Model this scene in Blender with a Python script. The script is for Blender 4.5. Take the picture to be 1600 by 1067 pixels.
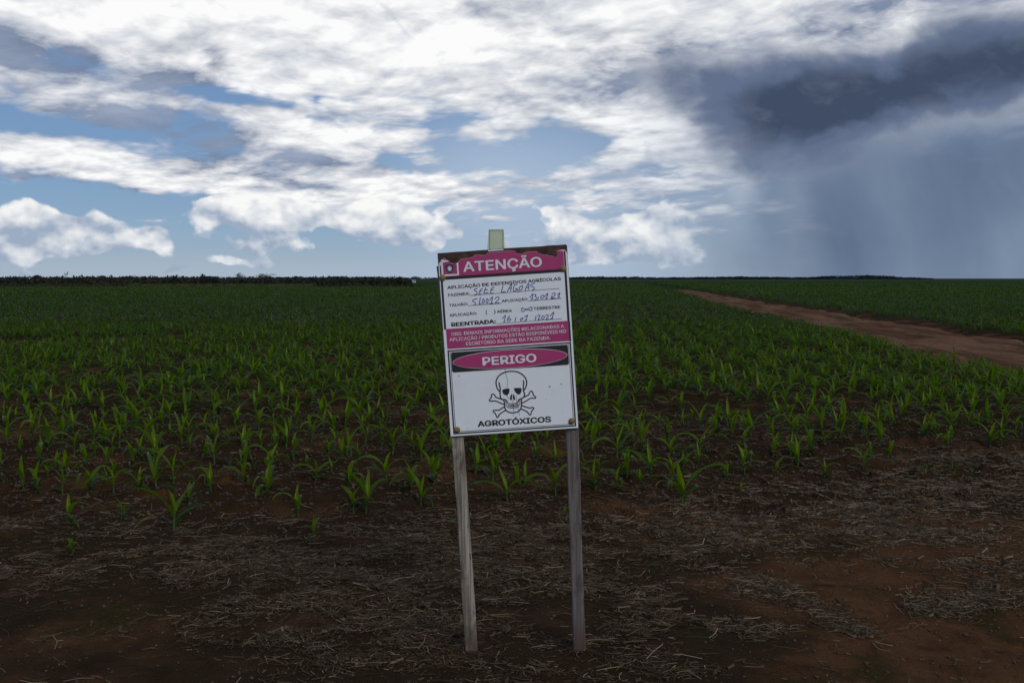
import bpy, math, random
import numpy as np
from mathutils import Vector, Matrix

for _o in list(bpy.data.objects):
    bpy.data.objects.remove(_o, do_unlink=True)
SC = bpy.context.scene
COL = SC.collection
rng = np.random.default_rng(7)
random.seed(7)
R = math.radians

# ------------------------------------------------------------------ camera
CAM_H, PITCH, FPX = 1.47, R(3.62), 1555.0
cam_d = bpy.data.cameras.new('camera')
cam_d.lens, cam_d.sensor_width = 35.0, 36.0
cam_d.clip_start, cam_d.clip_end = 0.1, 20000
cam = bpy.data.objects.new('camera', cam_d)
COL.objects.link(cam)
cam.location = (0, 0, CAM_H)
cam.rotation_euler = (R(90) - PITCH, 0, 0)
SC.camera = cam


def ray(px, py):
    """direction of a point of the photograph (1600 px wide)"""
    u, v = (px - 800) / FPX, (533.5 - py) / FPX
    return np.array([u, math.cos(PITCH) + v * math.sin(PITCH), -math.sin(PITCH) + v * math.cos(PITCH)])


def gnd(px, py):
    d = ray(px, py)
    t = CAM_H / -d[2]
    return d[0] * t, d[1] * t


def ang(px, py):
    d = ray(px, py)
    d = d / np.linalg.norm(d)
    return math.atan2(d[0], d[1]), math.asin(d[2])


# ------------------------------------------------------------------ node expression helper
class X:
    nt = None

    def __init__(s, sock):
        s.s = sock

    @staticmethod
    def m(op, a, b=None, c=None, clamp=False):
        n = X.nt.nodes.new('ShaderNodeMath')
        n.operation = op
        n.use_clamp = clamp
        for i, v in enumerate((a, b, c)):
            if v is None:
                continue
            if isinstance(v, X):
                X.nt.links.new(v.s, n.inputs[i])
            else:
                n.inputs[i].default_value = float(v)
        return X(n.outputs[0])

    def __add__(a, b): return X.m('ADD', a, b)
    __radd__ = __add__
    def __sub__(a, b): return X.m('SUBTRACT', a, b)
    def __rsub__(a, b): return X.m('SUBTRACT', b, a)
    def __mul__(a, b): return X.m('MULTIPLY', a, b)
    __rmul__ = __mul__
    def __truediv__(a, b): return X.m('DIVIDE', a, b)
    def __rtruediv__(a, b): return X.m('DIVIDE', b, a)
    def __pow__(a, b): return X.m('POWER', a, b)


def clamp(a): return X.m('ADD', a, 0.0, clamp=True)
def vmax(a, b): return X.m('MAXIMUM', a, b)
def vmin(a, b): return X.m('MINIMUM', a, b)


def sstep(lo, hi, a):
    n = X.nt.nodes.new('ShaderNodeMapRange')
    n.interpolation_type = 'SMOOTHSTEP'
    X.nt.links.new(a.s, n.inputs[0])
    n.inputs[1].default_value, n.inputs[2].default_value = lo, hi
    n.inputs[3].default_value, n.inputs[4].default_value = 0, 1
    return X(n.outputs[0])


def xyz(a, b, c):
    n = X.nt.nodes.new('ShaderNodeCombineXYZ')
    for i, v in enumerate((a, b, c)):
        if isinstance(v, X):
            X.nt.links.new(v.s, n.inputs[i])
        else:
            n.inputs[i].default_value = v
    return X(n.outputs[0])


def sep(v):
    n = X.nt.nodes.new('ShaderNodeSeparateXYZ')
    X.nt.links.new(v.s, n.inputs[0])
    return X(n.outputs[0]), X(n.outputs[1]), X(n.outputs[2])


def noise(v, scale, detail=6, rough=0.55, lac=2.0, dist=0.0):
    n = X.nt.nodes.new('ShaderNodeTexNoise')
    X.nt.links.new(v.s, n.inputs['Vector'])
    n.inputs['Scale'].default_value = scale
    n.inputs['Detail'].default_value = detail
    n.inputs['Roughness'].default_value = rough
    n.inputs['Lacunarity'].default_value = lac
    n.inputs['Distortion'].default_value = dist
    return X(n.outputs[0])


def rgb(r, g, b):
    n = X.nt.nodes.new('ShaderNodeRGB')
    n.outputs[0].default_value = (r, g, b, 1)
    return X(n.outputs[0])


def mixc(f, a, b):
    n = X.nt.nodes.new('ShaderNodeMix')
    n.data_type = 'RGBA'
    if isinstance(f, X):
        X.nt.links.new(f.s, n.inputs['Factor'])
    else:
        n.inputs['Factor'].default_value = f
    for k, v in ((6, a), (7, b)):
        if isinstance(v, X):
            X.nt.links.new(v.s, n.inputs[k])
        else:
            n.inputs[k].default_value = (*v, 1)
    return X(n.outputs[2])


def attr(name):
    n = X.nt.nodes.new('ShaderNodeAttribute')
    n.attribute_name = name
    return X(n.outputs['Fac'])


# ------------------------------------------------------------------ world: sky with clouds
SUN_AZ, SUN_EL = R(152), R(31)      # azimuth from +Y towards +X, behind the camera to the right
W = bpy.data.worlds.new('World')
SC.world = W
W.use_nodes = True
W.cycles.sampling_method = 'NONE'
X.nt = W.node_tree
X.nt.nodes.clear()
tc = X.nt.nodes.new('ShaderNodeTexCoord')
D = X(tc.outputs['Generated'])
dx, dy, dz = sep(D)
A = X.m('ARCTAN2', dx, dy)
E = X.m('ARCSINE', dz)
skyn = X.nt.nodes.new('ShaderNodeTexSky')
skyn.sky_type = 'NISHITA'
skyn.sun_disc = False
skyn.sun_elevation = SUN_EL
skyn.sun_rotation = SUN_AZ
skyn.altitude = 900
skyn.air_density = 1.0
skyn.dust_density = 0.1
skyn.ozone_density = 4.0
base = mixc(0.75, X(skyn.outputs[0]), (1.35, 2.3, 4.1))

# slow warp of the directions so that no cloud keeps a smooth outline
w1 = noise(xyz(A, E * 1.6, 0.3), 6.0, 4, 0.6) - 0.5
w2 = noise(xyz(A, E * 1.6, 5.7), 6.0, 4, 0.6) - 0.5
Aw = A + w1 * 0.10
Ew = E + w2 * 0.05


_rot = {}


def frame(rot, warp):
    """direction plane turned by rot degrees (shared by all patches with that slant)"""
    if (rot, warp) not in _rot:
        a, e = (Aw, Ew) if warp else (A, E)
        c, s_ = math.cos(R(rot)), math.sin(R(rot))
        _rot[(rot, warp)] = xyz(a, e, 0.0) if rot == 0 else xyz(a * c + e * s_, e * c - a * s_, 0.0)
    return _rot[(rot, warp)]


def blob(px, py, rx, ry, rot=0.0, k=1.0, warp=True):
    """soft patch of sky: centre and radii in photograph pixels, turned by rot degrees"""
    a0, e0 = ang(px, py)
    c, s_ = math.cos(R(rot)), math.sin(R(rot))
    a0, e0 = a0 * c + e0 * s_, e0 * c - a0 * s_
    sx, sy = FPX / rx, FPX / ry
    m = X.nt.nodes.new('ShaderNodeVectorMath')
    m.operation = 'MULTIPLY_ADD'
    X.nt.links.new(frame(rot, warp).s, m.inputs[0])
    m.inputs[1].default_value = (sx, sy, 0)
    m.inputs[2].default_value = (-a0 * sx, -e0 * sy, 0)
    d = X.nt.nodes.new('ShaderNodeVectorMath')
    d.operation = 'DOT_PRODUCT'
    X.nt.links.new(m.outputs[0], d.inputs[0])
    X.nt.links.new(m.outputs[0], d.inputs[1])
    return X.m('POWER', 2.718 ** -1, X(d.outputs['Value'])) * k


def total(lst):
    s = lst[0]
    for b in lst[1:]:
        s = s + b
    return s


def billow(v, scale, detail=3.0, rough=0.5):
    n = X.nt.nodes.new('ShaderNodeTexVoronoi')
    n.feature = 'F1'
    X.nt.links.new(v.s, n.inputs['Vector'])
    n.inputs['Scale'].default_value = scale
    n.inputs['Detail'].default_value = detail
    n.inputs['Roughness'].default_value = rough
    return 1.0 - X(n.outputs['Distance'])


# high sheet: flat layer seen in perspective, drawn out into streaks
qd = 1.0 / (vmax(dz, 0.0) + 0.15)
qx, qy = dx * qd, dy * qd
ca, sa = math.cos(R(35)), math.sin(R(35))
qa, qb = (qx * ca + qy * sa) * 1.1 + w1 * 0.22, (qy * ca - qx * sa) * 0.9 + w2 * 0.22
n_hi = noise(xyz(qa, qb, 1.7), 3.1, 10, 0.58)
n_hs = noise(xyz(qa + 0.035, qb + 0.065, 1.7), 3.1, 4, 0.58)
n_f = noise(xyz(qa * 1.15, qb * 1.15, 8.7), 7.5, 7, 0.60)
n_hb = billow(xyz(qa, qb, 3.1), 4.2, 3.0, 0.55)
cover = total([
    blob(420, 40, 640, 110, 0, 0.34), blob(80, 245, 250, 34, -8, 0.27), blob(560, 225, 210, 55, -10, 0.22),
    blob(900, 60, 260, 90, 0, 0.28), blob(1060, 212, 100, 42, -10, 0.40), blob(1450, 30, 330, 60, 0, 0.30), blob(640, 290, 110, 22, -4, 0.16),
    blob(90, 318, 150, 24, 0, -0.42), blob(430, 160, 140, 12, -8, -0.24), blob(270, 322, 50, 10, 0, -0.2), blob(470, 305, 240, 30, 0, 0.24), blob(1000, 300, 110, 60, 0, 0.12),
    blob(760, 240, 110, 30, -10, -0.14), blob(735, 215, 40, 24, -40, -0.12), blob(560, 415, 800, 36, 0, -0.34),
    blob(70, 198, 120, 12, -4, -0.30), blob(630, 250, 60, 12, -8, -0.26), blob(630, 45, 70, 10, -40, -0.20), blob(880, 225, 110, 18, 0, -0.16)])
hv = n_hi * 0.66 + n_f * 0.20 + (n_hb - 0.5) * 0.22 + 0.115 + cover
hi = sstep(0.41, 0.60, hv)
dark = total([
    blob(45, 85, 95, 26, -8, 1.0), blob(265, 118, 66, 20, -4, 1.05), blob(235, 192, 120, 24, -8, 1.1),
    blob(315, 250, 45, 26, 0, 0.6), blob(500, 245, 90, 22, -4, 0.6), blob(430, 285, 110, 14, -4, 0.6),
    blob(180, 300, 170, 12, -8, 0.6), blob(480, 75, 60, 26, 0, 0.3), blob(1000, 105, 130, 40, 0, 0.55),
    blob(1350, 40, 330, 40, 8, 0.45), blob(780, 10, 60, 30, 0, 0.4), blob(340, 90, 30, 20, -40, 0.4), blob(1400, 0, 120, 16, 0, 0.5),
    blob(930, 150, 90, 30, 0, 0.25)])
relief = (n_hi - n_hs) * 2.4 + (n_f - 0.5) * 0.7 + (0.5 - n_hb) * 0.45
hgrey = clamp(dark * (0.22 + n_f * 1.75) + 0.36 + relief - sstep(-0.02, 0.30, cover) * 0.52)
c_dk = mixc(clamp((n_hi - 0.34) * 2.2), (1.4, 1.9, 3.0), (3.5, 4.1, 5.4))
c_hi = mixc(hgrey, (9.7, 9.7, 9.7), c_dk)

# storm cell and its rain curtain
n_s = noise(xyz(Aw, Ew * 1.35, 2.2), 8.0, 8, 0.56)
storm = total([
    blob(1200, 175, 100, 55, 0, 0.72), blob(1350, 138, 170, 46, 8, 0.58), blob(1560, 95, 220, 52, 10, 0.44),
    blob(1060, 125, 150, 45, 0, 0.30), blob(1420, 190, 280, 80, 10, 0.34), blob(1230, 130, 160, 60, 0, 0.20), blob(1800, 70, 200, 70, 8, 0.6)])
st = storm + (n_s - 0.5) * 1.3 * sstep(0.03, 0.35, storm)
low = 1.0 - sstep(0.105, 0.165, Ew)
c_st = mixc(sstep(0.30, 0.62, st), mixc(low, (3.6, 4.0, 4.8), (1.7, 2.2, 3.2)), (1.22, 1.62, 2.65))
n_t = noise(xyz(Aw + w2 * 0.03, Ew * 1.5, 6.6), 19.0, 7, 0.58)
c_st = mixc(sstep(0.55, 1.05, st + (n_t - 0.5) * 0.9), c_st, (0.52, 0.74, 1.28))
c_st = mixc(clamp((n_t - 0.48) * 1.2), c_st, (2.4, 2.8, 3.7))
u_r = (A - ang(1085, 300)[0]) * FPX + w1 * 220.0
rain = sstep(-200, 240, u_r) * (1.0 - sstep(1000, 1500, u_r)) * (1.0 - sstep(0.10, 0.20, Ew))
shaft = noise(xyz(A + E * 0.25 + w1 * 0.05, E * 0.35, 9.1), 11.0, 5, 0.5)
c_rain = mixc(clamp((shaft - 0.36) * 2.0 + blob(1595, 375, 90, 70, 0, 0.5) + blob(1300, 440, 500, 45, 0, 0.35, False)),
              (1.05, 1.50, 2.45), (2.0, 2.65, 3.75))
c_rain = mixc(clamp(blob(1152, 262, 28, 62, -4, 0.75) + blob(1085, 300, 60, 120, 0, 0.35) + blob(1240, 290, 40, 90, -4, 0.18)), c_rain, (5.4, 5.8, 6.3))

# heaped cumulus low over the horizon
pc = xyz(A + w1 * 0.012, (E + w2 * 0.012) * 1.3, 4.4)
n_b = billow(pc, 26.0, 2.5, 0.5)
n_c = noise(pc, 20.0, 8, 0.54)
n_cu = noise(xyz(A + w1 * 0.012 + 0.003, (E + w2 * 0.012 + 0.010) * 1.3, 4.4), 20.0, 3, 0.54)
heap = total([
    blob(20, 348, 55, 34, 0, 0.85), blob(125, 370, 80, 26, 0, 0.85), blob(238, 378, 20, 18, 0, 0.7),
    blob(40, 393, 150, 14, 0, 0.5), blob(330, 340, 50, 22, 0, 0.7),
    blob(400, 332, 70, 26, 0, 0.75), blob(490, 345, 80, 22, 0, 0.7), blob(600, 345, 55, 40, 0, 0.9), blob(645, 365, 50, 30, 0, 0.8),
    blob(400, 385, 80, 18, 0, 0.6), blob(705, 360, 16, 14, 0, 0.7), blob(700, 332, 10, 8, 0, 0.5),
    blob(770, 382, 34, 12, 0, 0.55), blob(950, 366, 90, 30, 0, 0.9),
    blob(880, 392, 60, 22, 0, 0.7), blob(1045, 360, 50, 60, 0, 0.7), blob(850, 335, 45, 18, 0, 0.5), blob(990, 400, 90, 16, 0, 0.5),
    blob(20, 425, 36, 10, 0, 0.4), blob(270, 428, 40, 7, 0, 0.45), blob(370, 415, 110, 12, 0, 0.45)])
hc = heap * 1.7 + (n_b - 0.5) * 0.42 + (n_c - 0.5) * 1.35
cu = sstep(0.42, 0.66, hc)
lit = clamp(0.60 + (n_c - n_cu) * 3.0 + (n_b - 0.5) * 0.45 + (E - 0.046) * 10.0)
c_cu = mixc(lit, (3.3, 4.1, 5.4), (9.5, 9.5, 9.4))

pale = total([blob(880, 290, 210, 95, 0, 0.62, False), blob(730, 300, 120, 120, 0, 0.40, False),
              blob(980, 400, 170, 60, 0, 0.6, False), blob(500, 440, 900, 34, 0, 0.48, False)])
col = mixc(clamp(pale), base, (4.2, 5.2, 6.6))
col = mixc(rain, col, c_rain)
col = mixc(hi * (1.0 - rain), col, c_hi)
col = mixc(sstep(0.10, 0.46, st), col, c_st)
col = mixc(cu * (1.0 - rain * 0.7), col, c_cu)
bg = X.nt.nodes.new('ShaderNodeBackground')
bg.inputs['Strength'].default_value = 0.1
X.nt.links.new(col.s, bg.inputs['Color'])
wo = X.nt.nodes.new('ShaderNodeOutputWorld')
X.nt.links.new(bg.outputs[0], wo.inputs['Surface'])

# ------------------------------------------------------------------ sun (thin cloud: weak and very soft)
sl = bpy.data.lights.new('sun', 'SUN')
sl.energy, sl.angle, sl.color = 1.25, R(25), (1.0, 0.93, 0.82)
sun = bpy.data.objects.new('sun', sl)
COL.objects.link(sun)
sdir = Vector((math.sin(SUN_AZ) * math.cos(SUN_EL), math.cos(SUN_AZ) * math.cos(SUN_EL), math.sin(SUN_EL)))
sun.rotation_euler = sdir.to_track_quat('Z', 'Y').to_euler()
sun.location = sdir * 50

SC.view_settings.view_transform = 'Standard'
SC.view_settings.look = 'None'
SC.view_settings.exposure = 0.0
SC.view_settings.gamma = 1.0
SC.view_settings.use_curve_mapping = False
SC.cycles.max_bounces = 4
SC.cycles.diffuse_bounces = 2
SC.cycles.glossy_bounces = 2
SC.cycles.adaptive_threshold = 0.02
SC.cycles.transparent_max_bounces = 8


# ------------------------------------------------------------------ numpy noise
def _hash(ix, iy, s):
    h = (ix.astype(np.int64) * 374761393 + iy.astype(np.int64) * 668265263 + s * 1442695041) & 0xFFFFFFFF
    h = ((h ^ (h >> 13)) * 1274126177) & 0xFFFFFFFF
    h = h ^ (h >> 16)
    return (h & 0xFFFF) / 65535.0


def vnoise(x, y, s=0):
    ix, iy = np.floor(x), np.floor(y)
    fx, fy = x - ix, y - iy
    fx, fy = fx * fx * (3 - 2 * fx), fy * fy * (3 - 2 * fy)
    a, b = _hash(ix, iy, s), _hash(ix + 1, iy, s)
    c, d = _hash(ix, iy + 1, s), _hash(ix + 1, iy + 1, s)
    return (a * (1 - fx) + b * fx) * (1 - fy) + (c * (1 - fx) + d * fx) * fy - 0.5


def fbm(x, y, o=4, s=0, g=0.5):
    t, amp = 0, 1.0
    for i in range(o):
        t = t + vnoise(x, y, s + i * 17) * amp
        x, y, amp = x * 2.03 + 3.1, y * 2.03 + 7.7, amp * g
    return t


def smooth(lo, hi, v):
    t = np.clip((v - lo) / (hi - lo), 0, 1)
    return t * t * (3 - 2 * t)


ROAD_W = 3.5
SLOPE = 0.108


def road_c(y):
    return 9.9 + SLOPE * (y - 20) + 0.25 * np.sin(y * 0.06 + 1.0)


def height(x, y):
    x, y = np.asarray(x, float), np.asarray(y, float)
    far = 1 - smooth(14, 34, np.abs(y)) * 1.0
    far = far * (1 - smooth(9, 30, np.abs(x)))
    fld = smooth(5.2, 6.4, y + 0.25 * fbm(x * 1.3, y * 1.3, 2, 5) - 0.22 * np.clip(x - 0.5, 0, 5))
    h = 0.05 * fbm(x * 0.55, y * 0.55, 3, 1)
    h = h + (0.012 + 0.045 * fld) * fbm(x * 3.2, y * 4.6, 4, 2, 0.55)
    h = h + (0.006 + 0.006 * fld) * fbm(x * 17, y * 17, 3, 71, 0.7)
    cl = np.clip(fbm(x * 9, y * 9, 2, 9) - 0.10, 0, 1)
    h = h + (0.008 + 0.085 * fld) * cl
    yy = y + 0.16 * fbm(x * 0.9, y * 0.9, 2, 3)
    h = h + 0.022 * fld * np.sin(yy * 2 * math.pi / 0.52) * (0.5 + fbm(x * 0.8, y * 1.5, 2, 8))
    ruts = smooth(4.9, 4.2, y) * smooth(0.6, 2.0, x)
    h = h - 0.018 * ruts * np.exp(-((y - 4.1 + 0.15 * (x - 2)) / 0.22) ** 2)
    rd = 1 - smooth(ROAD_W / 2 - 0.1, ROAD_W / 2 + 0.7, np.abs(x - road_c(y)))
    rd = rd * smooth(-60, -50, y) * (1 - smooth(132, 140, y))
    h = h - 0.012
    for fx_, fy_ in ((-0.16, 3.86), (0.26, 3.86)):
        d2 = (x - fx_) ** 2 + (y - fy_) ** 2
        h = h * (1 - 0.9 * np.exp(-d2 / 0.16)) + 0.012 * np.exp(-d2 / 0.006) - 0.012 * np.exp(-d2 / 0.16)
    return h * far * (1 - rd) - 0.14 * rd


# ------------------------------------------------------------------ mesh helpers
def mesh_np(name, V, F, mat, attrs=None, smooth_=False):
    """V (n,3), F (m,3 or 4) arrays"""
    me = bpy.data.meshes.new(name)
    V = np.ascontiguousarray(V, dtype=np.float32)
    F = np.ascontiguousarray(F, dtype=np.int32)
    k = F.shape[1]
    me.vertices.add(len(V))
    me.vertices.foreach_set('co', V.ravel())
    me.loops.add(F.size)
    me.loops.foreach_set('vertex_index', F.ravel())
    me.polygons.add(len(F))
    me.polygons.foreach_set('loop_start', np.arange(0, F.size, k, dtype=np.int32))
    if smooth_:
        me.polygons.foreach_set('use_smooth', np.ones(len(F), bool))
    me.update(calc_edges=True)
    for an, av in (attrs or {}).items():
        at = me.attributes.new(an, 'FLOAT', 'POINT')
        at.data.foreach_set('value', np.ascontiguousarray(av, dtype=np.float32).ravel())
    me.materials.append(mat)
    return me


def obj(name, me, parent=None, loc=(0, 0, 0), **props):
    o = bpy.data.objects.new(name, me)
    COL.objects.link(o)
    o.location = loc
    if parent is not None:
        o.parent = parent
    for k, v in props.items():
        o[k] = v
    return o


def material(name):
    m = bpy.data.materials.new(name)
    m.use_nodes = True
    X.nt = m.node_tree
    b = m.node_tree.nodes['Principled BSDF']
    return m, b


def setc(b, key, v):
    if isinstance(v, X):
        X.nt.links.new(v.s, b.inputs[key])
    elif isinstance(v, tuple):
        b.inputs[key].default_value = (*v, 1)
    else:
        b.inputs[key].default_value = v


def bump(b, h, dist, strength=1.0):
    n = X.nt.nodes.new('ShaderNodeBump')
    n.inputs['Distance'].default_value = dist
    n.inputs['Strength'].default_value = strength
    X.nt.links.new(h.s, n.inputs['Height'])
    X.nt.links.new(n.outputs[0], b.inputs['Normal'])


def objco():
    n = X.nt.nodes.new('ShaderNodeTexCoord')
    return X(n.outputs['Object'])


# ------------------------------------------------------------------ ground
m_soil, b = material('red_soil')
P = objco()
px_, py_, pz_ = sep(P)
n1 = noise(P, 0.9, 5, 0.6)
n2 = noise(P, 5.0, 6, 0.65)
n3 = noise(P, 60.0, 4, 0.7)
grain = noise(P, 260.0, 2, 0.6)
redder = sstep(0.50, 0.68, n1 + clamp((px_ - 0.5) * 0.20) * (1.0 - sstep(5.2, 6.6, py_)) * 0.7)
soil = mixc(redder, (0.052, 0.0295, 0.0140), (0.150, 0.067, 0.0280))
soil = mixc(sstep(0.40, 0.70, n2), soil, mixc(0.5, soil, (0.022, 0.013, 0.009)))
mossf = sstep(0.53, 0.64, noise(xyz(px_, py_, 3.3), 1.5, 5, 0.6)) * (1.0 - sstep(5.0, 6.2, py_)) * 0.75
soil = mixc(mossf, soil, (0.038, 0.036, 0.010))
soil = mixc(sstep(0.60, 0.78, grain) * 0.6, soil, (0.14, 0.092, 0.062))
soil = mixc(sstep(0.46, 0.34, grain) * 0.0 + (1.0 - sstep(0.34, 0.46, grain)) * 0.55, soil, (0.012, 0.008, 0.005))
soil = mixc(sstep(0.55, 0.35, n3) * 0.0 + clamp((n3 - 0.5) * 0.8), soil, (0.02, 0.012, 0.008))
# beyond the plants that stand singly the crop closes over the soil
field_n = noise(xyz(px_ * 0.02, py_ * 0.004, 0.0), 1.0, 4, 0.6)
crop_g = mixc(sstep(0.35, 0.65, field_n), (0.014, 0.034, 0.008), (0.020, 0.046, 0.011))
crop_g = mixc(sstep(420, 900, py_ + field_n * 200.0), crop_g, (0.045, 0.055, 0.022))
crop_g = mixc(sstep(1100, 1500, py_ + field_n * 300.0), crop_g, (0.022, 0.036, 0.016))
soil = mixc(sstep(75, 150, py_), soil, crop_g)
setc(b, 'Base Color', soil)
setc(b, 'Roughness', 1.0)
setc(b, 'Specular IOR Level', 0.02)
bump(b, n2 * 0.5 + n3 * 0.45 + grain * 0.22, 0.04, 1.0)


def axis(dense0, dense1, step, lo, hi, g):
    mid = list(np.arange(dense0, dense1 + 1e-6, step))
    up, s, v = [], step, mid[-1]
    while v < hi:
        s *= g
        v += s
        up.append(min(v, hi))
    dn, s, v = [], step, mid[0]
    while v > lo:
        s *= g
        v -= s
        dn.append(max(v, lo))
    return np.array(dn[::-1] + mid + up)


gx = axis(-3.6, 3.8, 0.0155, -9000, 9000, 1.035)
gy = axis(3.2, 7.4, 0.0155, -400, 9000, 1.03)
GX, GY = np.meshgrid(gx, gy)
GZ = height(GX, GY)
nx_, ny_ = len(gx), len(gy)
idx = np.arange(nx_ * ny_).reshape(ny_, nx_)
F = np.stack([idx[:-1, :-1], idx[:-1, 1:], idx[1:, 1:], idx[1:, :-1]], -1).reshape(-1, 4)
obj('ground', mesh_np('ground', np.stack([GX, GY, GZ], -1).reshape(-1, 3), F, m_soil, smooth_=True), kind='structure')

# dirt road
m_road, b = material('road_earth')
P = objco()
rx_, ry_, rz_ = sep(P)
ra = noise(xyz(rx_, ry_ * 0.12, 0.0), 1.6, 5, 0.6)
rb = noise(P, 7.0, 6, 0.65)
rc = mixc(sstep(0.38, 0.62, ra), (0.105, 0.049, 0.024), (0.215, 0.112, 0.060))
rc = mixc(sstep(0.48, 0.72, rb) * 0.7, rc, (0.070, 0.032, 0.015))
rc = mixc(sstep(0.55, 0.68, noise(xyz(rx_, ry_ * 0.3, 7.0), 0.9, 6, 0.65)) * 0.7, rc, (0.045, 0.042, 0.014))
setc(b, 'Base Color', rc)
setc(b, 'Roughness', 1.0)
setc(b, 'Specular IOR Level', 0.02)
bump(b, rb + ra, 0.07, 1.0)
ys = np.concatenate([np.arange(-50, 8, 2.0), np.arange(8, 60, 0.35), np.arange(60, 131, 1.5)])
us = np.linspace(-1, 1, 25)
RX = road_c(ys)[:, None] + us[None, :] * (ROAD_W / 2 * (1 - 0.3 * smooth(40, 100, ys))[:, None] + 0.75 * fbm(ys * 0.45, ys * 0.1, 5, 31, 0.65)[:, None])
RY = np.repeat(ys[:, None], 25, 1)
RZ = (-0.012 + 0.10 * fbm(RX * 1.1, RY * 0.6, 5, 33, 0.6) - 0.035 * np.exp(-((np.abs(us) - 0.45) / 0.16) ** 2)[None, :]
      - 0.09 * smooth(0.86, 1.0, np.abs(us))[None, :])
idx = np.arange(RX.size).reshape(RX.shape)
F = np.stack([idx[:-1, :-1], idx[:-1, 1:], idx[1:, 1:], idx[1:, :-1]], -1).reshape(-1, 4)
obj('dirt_road', mesh_np('dirt_road', np.stack([RX, RY, RZ], -1).reshape(-1, 3), F, m_road, smooth_=True), kind='structure')


# ------------------------------------------------------------------ corn
def leaf_material(name, young, old, transl):
    m, b = material(name)
    nt = m.node_tree
    age = attr('age')
    c = mixc(age, old, young)
    c = mixc(clamp(age * -6.0), c, (0.20, 0.15, 0.03))
    v = noise(objco(), 40.0, 3, 0.6)
    c = mixc(clamp((v - 0.5) * 1.2), c, mixc(0.5, c, (0.01, 0.02, 0.005)))
    setc(b, 'Base Color', c)
    setc(b, 'Roughness', 0.32)
    setc(b, 'Specular IOR Level', 0.18)
    t = nt.nodes.new('ShaderNodeBsdfTranslucent')
    tcx = mixc(age, (old[0] * 1.2, old[1] * 1.5, old[2]), (young[0] * 1.9, young[1] * 2.0, young[2] * 1.0))
    nt.links.new(tcx.s, t.inputs[0])
    mx = nt.nodes.new('ShaderNodeMixShader')
    mx.inputs[0].default_value = transl
    out = nt.nodes['Material Output']
    nt.links.new(b.outputs[0], mx.inputs[1])
    nt.links.new(t.outputs[0], mx.inputs[2])
    nt.links.new(mx.outputs[0], out.inputs[0])
    return m


m_leaf = leaf_material('corn_leaf', (0.135, 0.205, 0.004), (0.018, 0.043, 0.008), 0.48)
m_stalk = leaf_material('corn_stalk', (0.085, 0.15, 0.03), (0.05, 0.08, 0.03), 0.15)


def leaves(base, az, ln, wd, el0, bend, segs, cross=3, fold=0.35, twist=0.0, seed=0, wav=0.0):
    """vectorised arching blades. base (N,3); the other arguments (N,) -> V (N*(segs+1)*cross,3), F"""
    r = np.random.default_rng(seed)
    N = len(az)
    s = np.linspace(0, 1, segs + 1)
    phi = el0[:, None] - bend[:, None] * s[None, :] ** 1.35
    ds = ln[:, None] / segs
    hz = np.cos(phi) * ds
    vz = np.sin(phi) * ds
    hz = np.concatenate([np.zeros((N, 1)), np.cumsum(0.5 * (hz[:, 1:] + hz[:, :-1]), 1)], 1)
    vz = np.concatenate([np.zeros((N, 1)), np.cumsum(0.5 * (vz[:, 1:] + vz[:, :-1]), 1)], 1)
    azs = az[:, None] + (np.asarray(twist) * np.ones(N))[:, None] * s[None, :]
    cx, cy = np.cos(azs), np.sin(azs)
    mid = np.stack([base[:, 0:1] + hz * cx, base[:, 1:2] + hz * cy, base[:, 2:3] + vz], -1)
    prof = (0.50 + 0.50 * np.clip(s / 0.28, 0, 1)) * (1 - s ** 2.6) + 0.02
    w = wd[:, None] * prof[None, :] * 0.5
    roll = (r.uniform(-0.5, 0.5, N))[:, None] * s[None, :] * 1.6
    nh = np.stack([-np.sin(phi) * cx, -np.sin(phi) * cy, np.cos(phi)], -1)
    sd = np.stack([-cy, cx, np.zeros_like(cx)], -1)
    sd2 = sd * np.cos(roll)[..., None] + nh * np.sin(roll)[..., None]
    up2 = nh * np.cos(roll)[..., None] - sd * np.sin(roll)[..., None]
    wv_ = wav * w * np.sin(s[None, :] * 14 + r.uniform(0, 6, (N, 1)))
    L = mid + sd2 * w[..., None] + up2 * (fold * w + wv_)[..., None]
    Rr = mid - sd2 * w[..., None] + up2 * (fold * w - wv_)[..., None]
    if cross == 3:
        V = np.stack([L, mid, Rr], 2)
    else:
        V = np.stack([L, Rr], 2)
    nv = (segs + 1) * cross
    V = V.reshape(N * nv, 3)
    f = []
    for i in range(segs):
        for c in range(cross - 1):
            a = i * cross + c
            f.append((a, a + 1, a + cross + 1, a + cross))
    f = np.array(f)
    F = (f[None] + (np.arange(N) * nv)[:, None, None]).reshape(-1, 4)
    return V, F, nv


def plant_params(r, n, sc):
    """blade parameters for one plant of n leaves, overall scale sc: oldest first, rolled centre leaf last"""
    psi = r.uniform(0, 2 * math.pi)
    out = []
    for i in range(n):
        t = i / (n - 1)
        az = psi + (i % 2) * math.pi + r.normal(0, 0.35)
        if i == n - 1:
            ln, el, bd, wd = r.uniform(0.15, 0.23), R(r.uniform(74, 90)), R(r.uniform(5, 45)), r.uniform(0.030, 0.044)
        elif i >= n - 3:
            ln, el, bd, wd = r.uniform(0.25, 0.37), R(r.uniform(54, 78)), R(r.uniform(60, 150)), r.uniform(0.036, 0.054)
        else:
            ln, el, bd, wd = r.uniform(0.16, 0.30), R(r.uniform(32, 60)), R(r.uniform(80, 150)), r.uniform(0.026, 0.040)
        z = 0.015 + 0.085 * t ** 0.9
        out.append((az, ln * sc, wd * sc ** 0.7, el, bd, z * sc, 0.10 + 0.85 * t ** 1.3))
    return out


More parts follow.
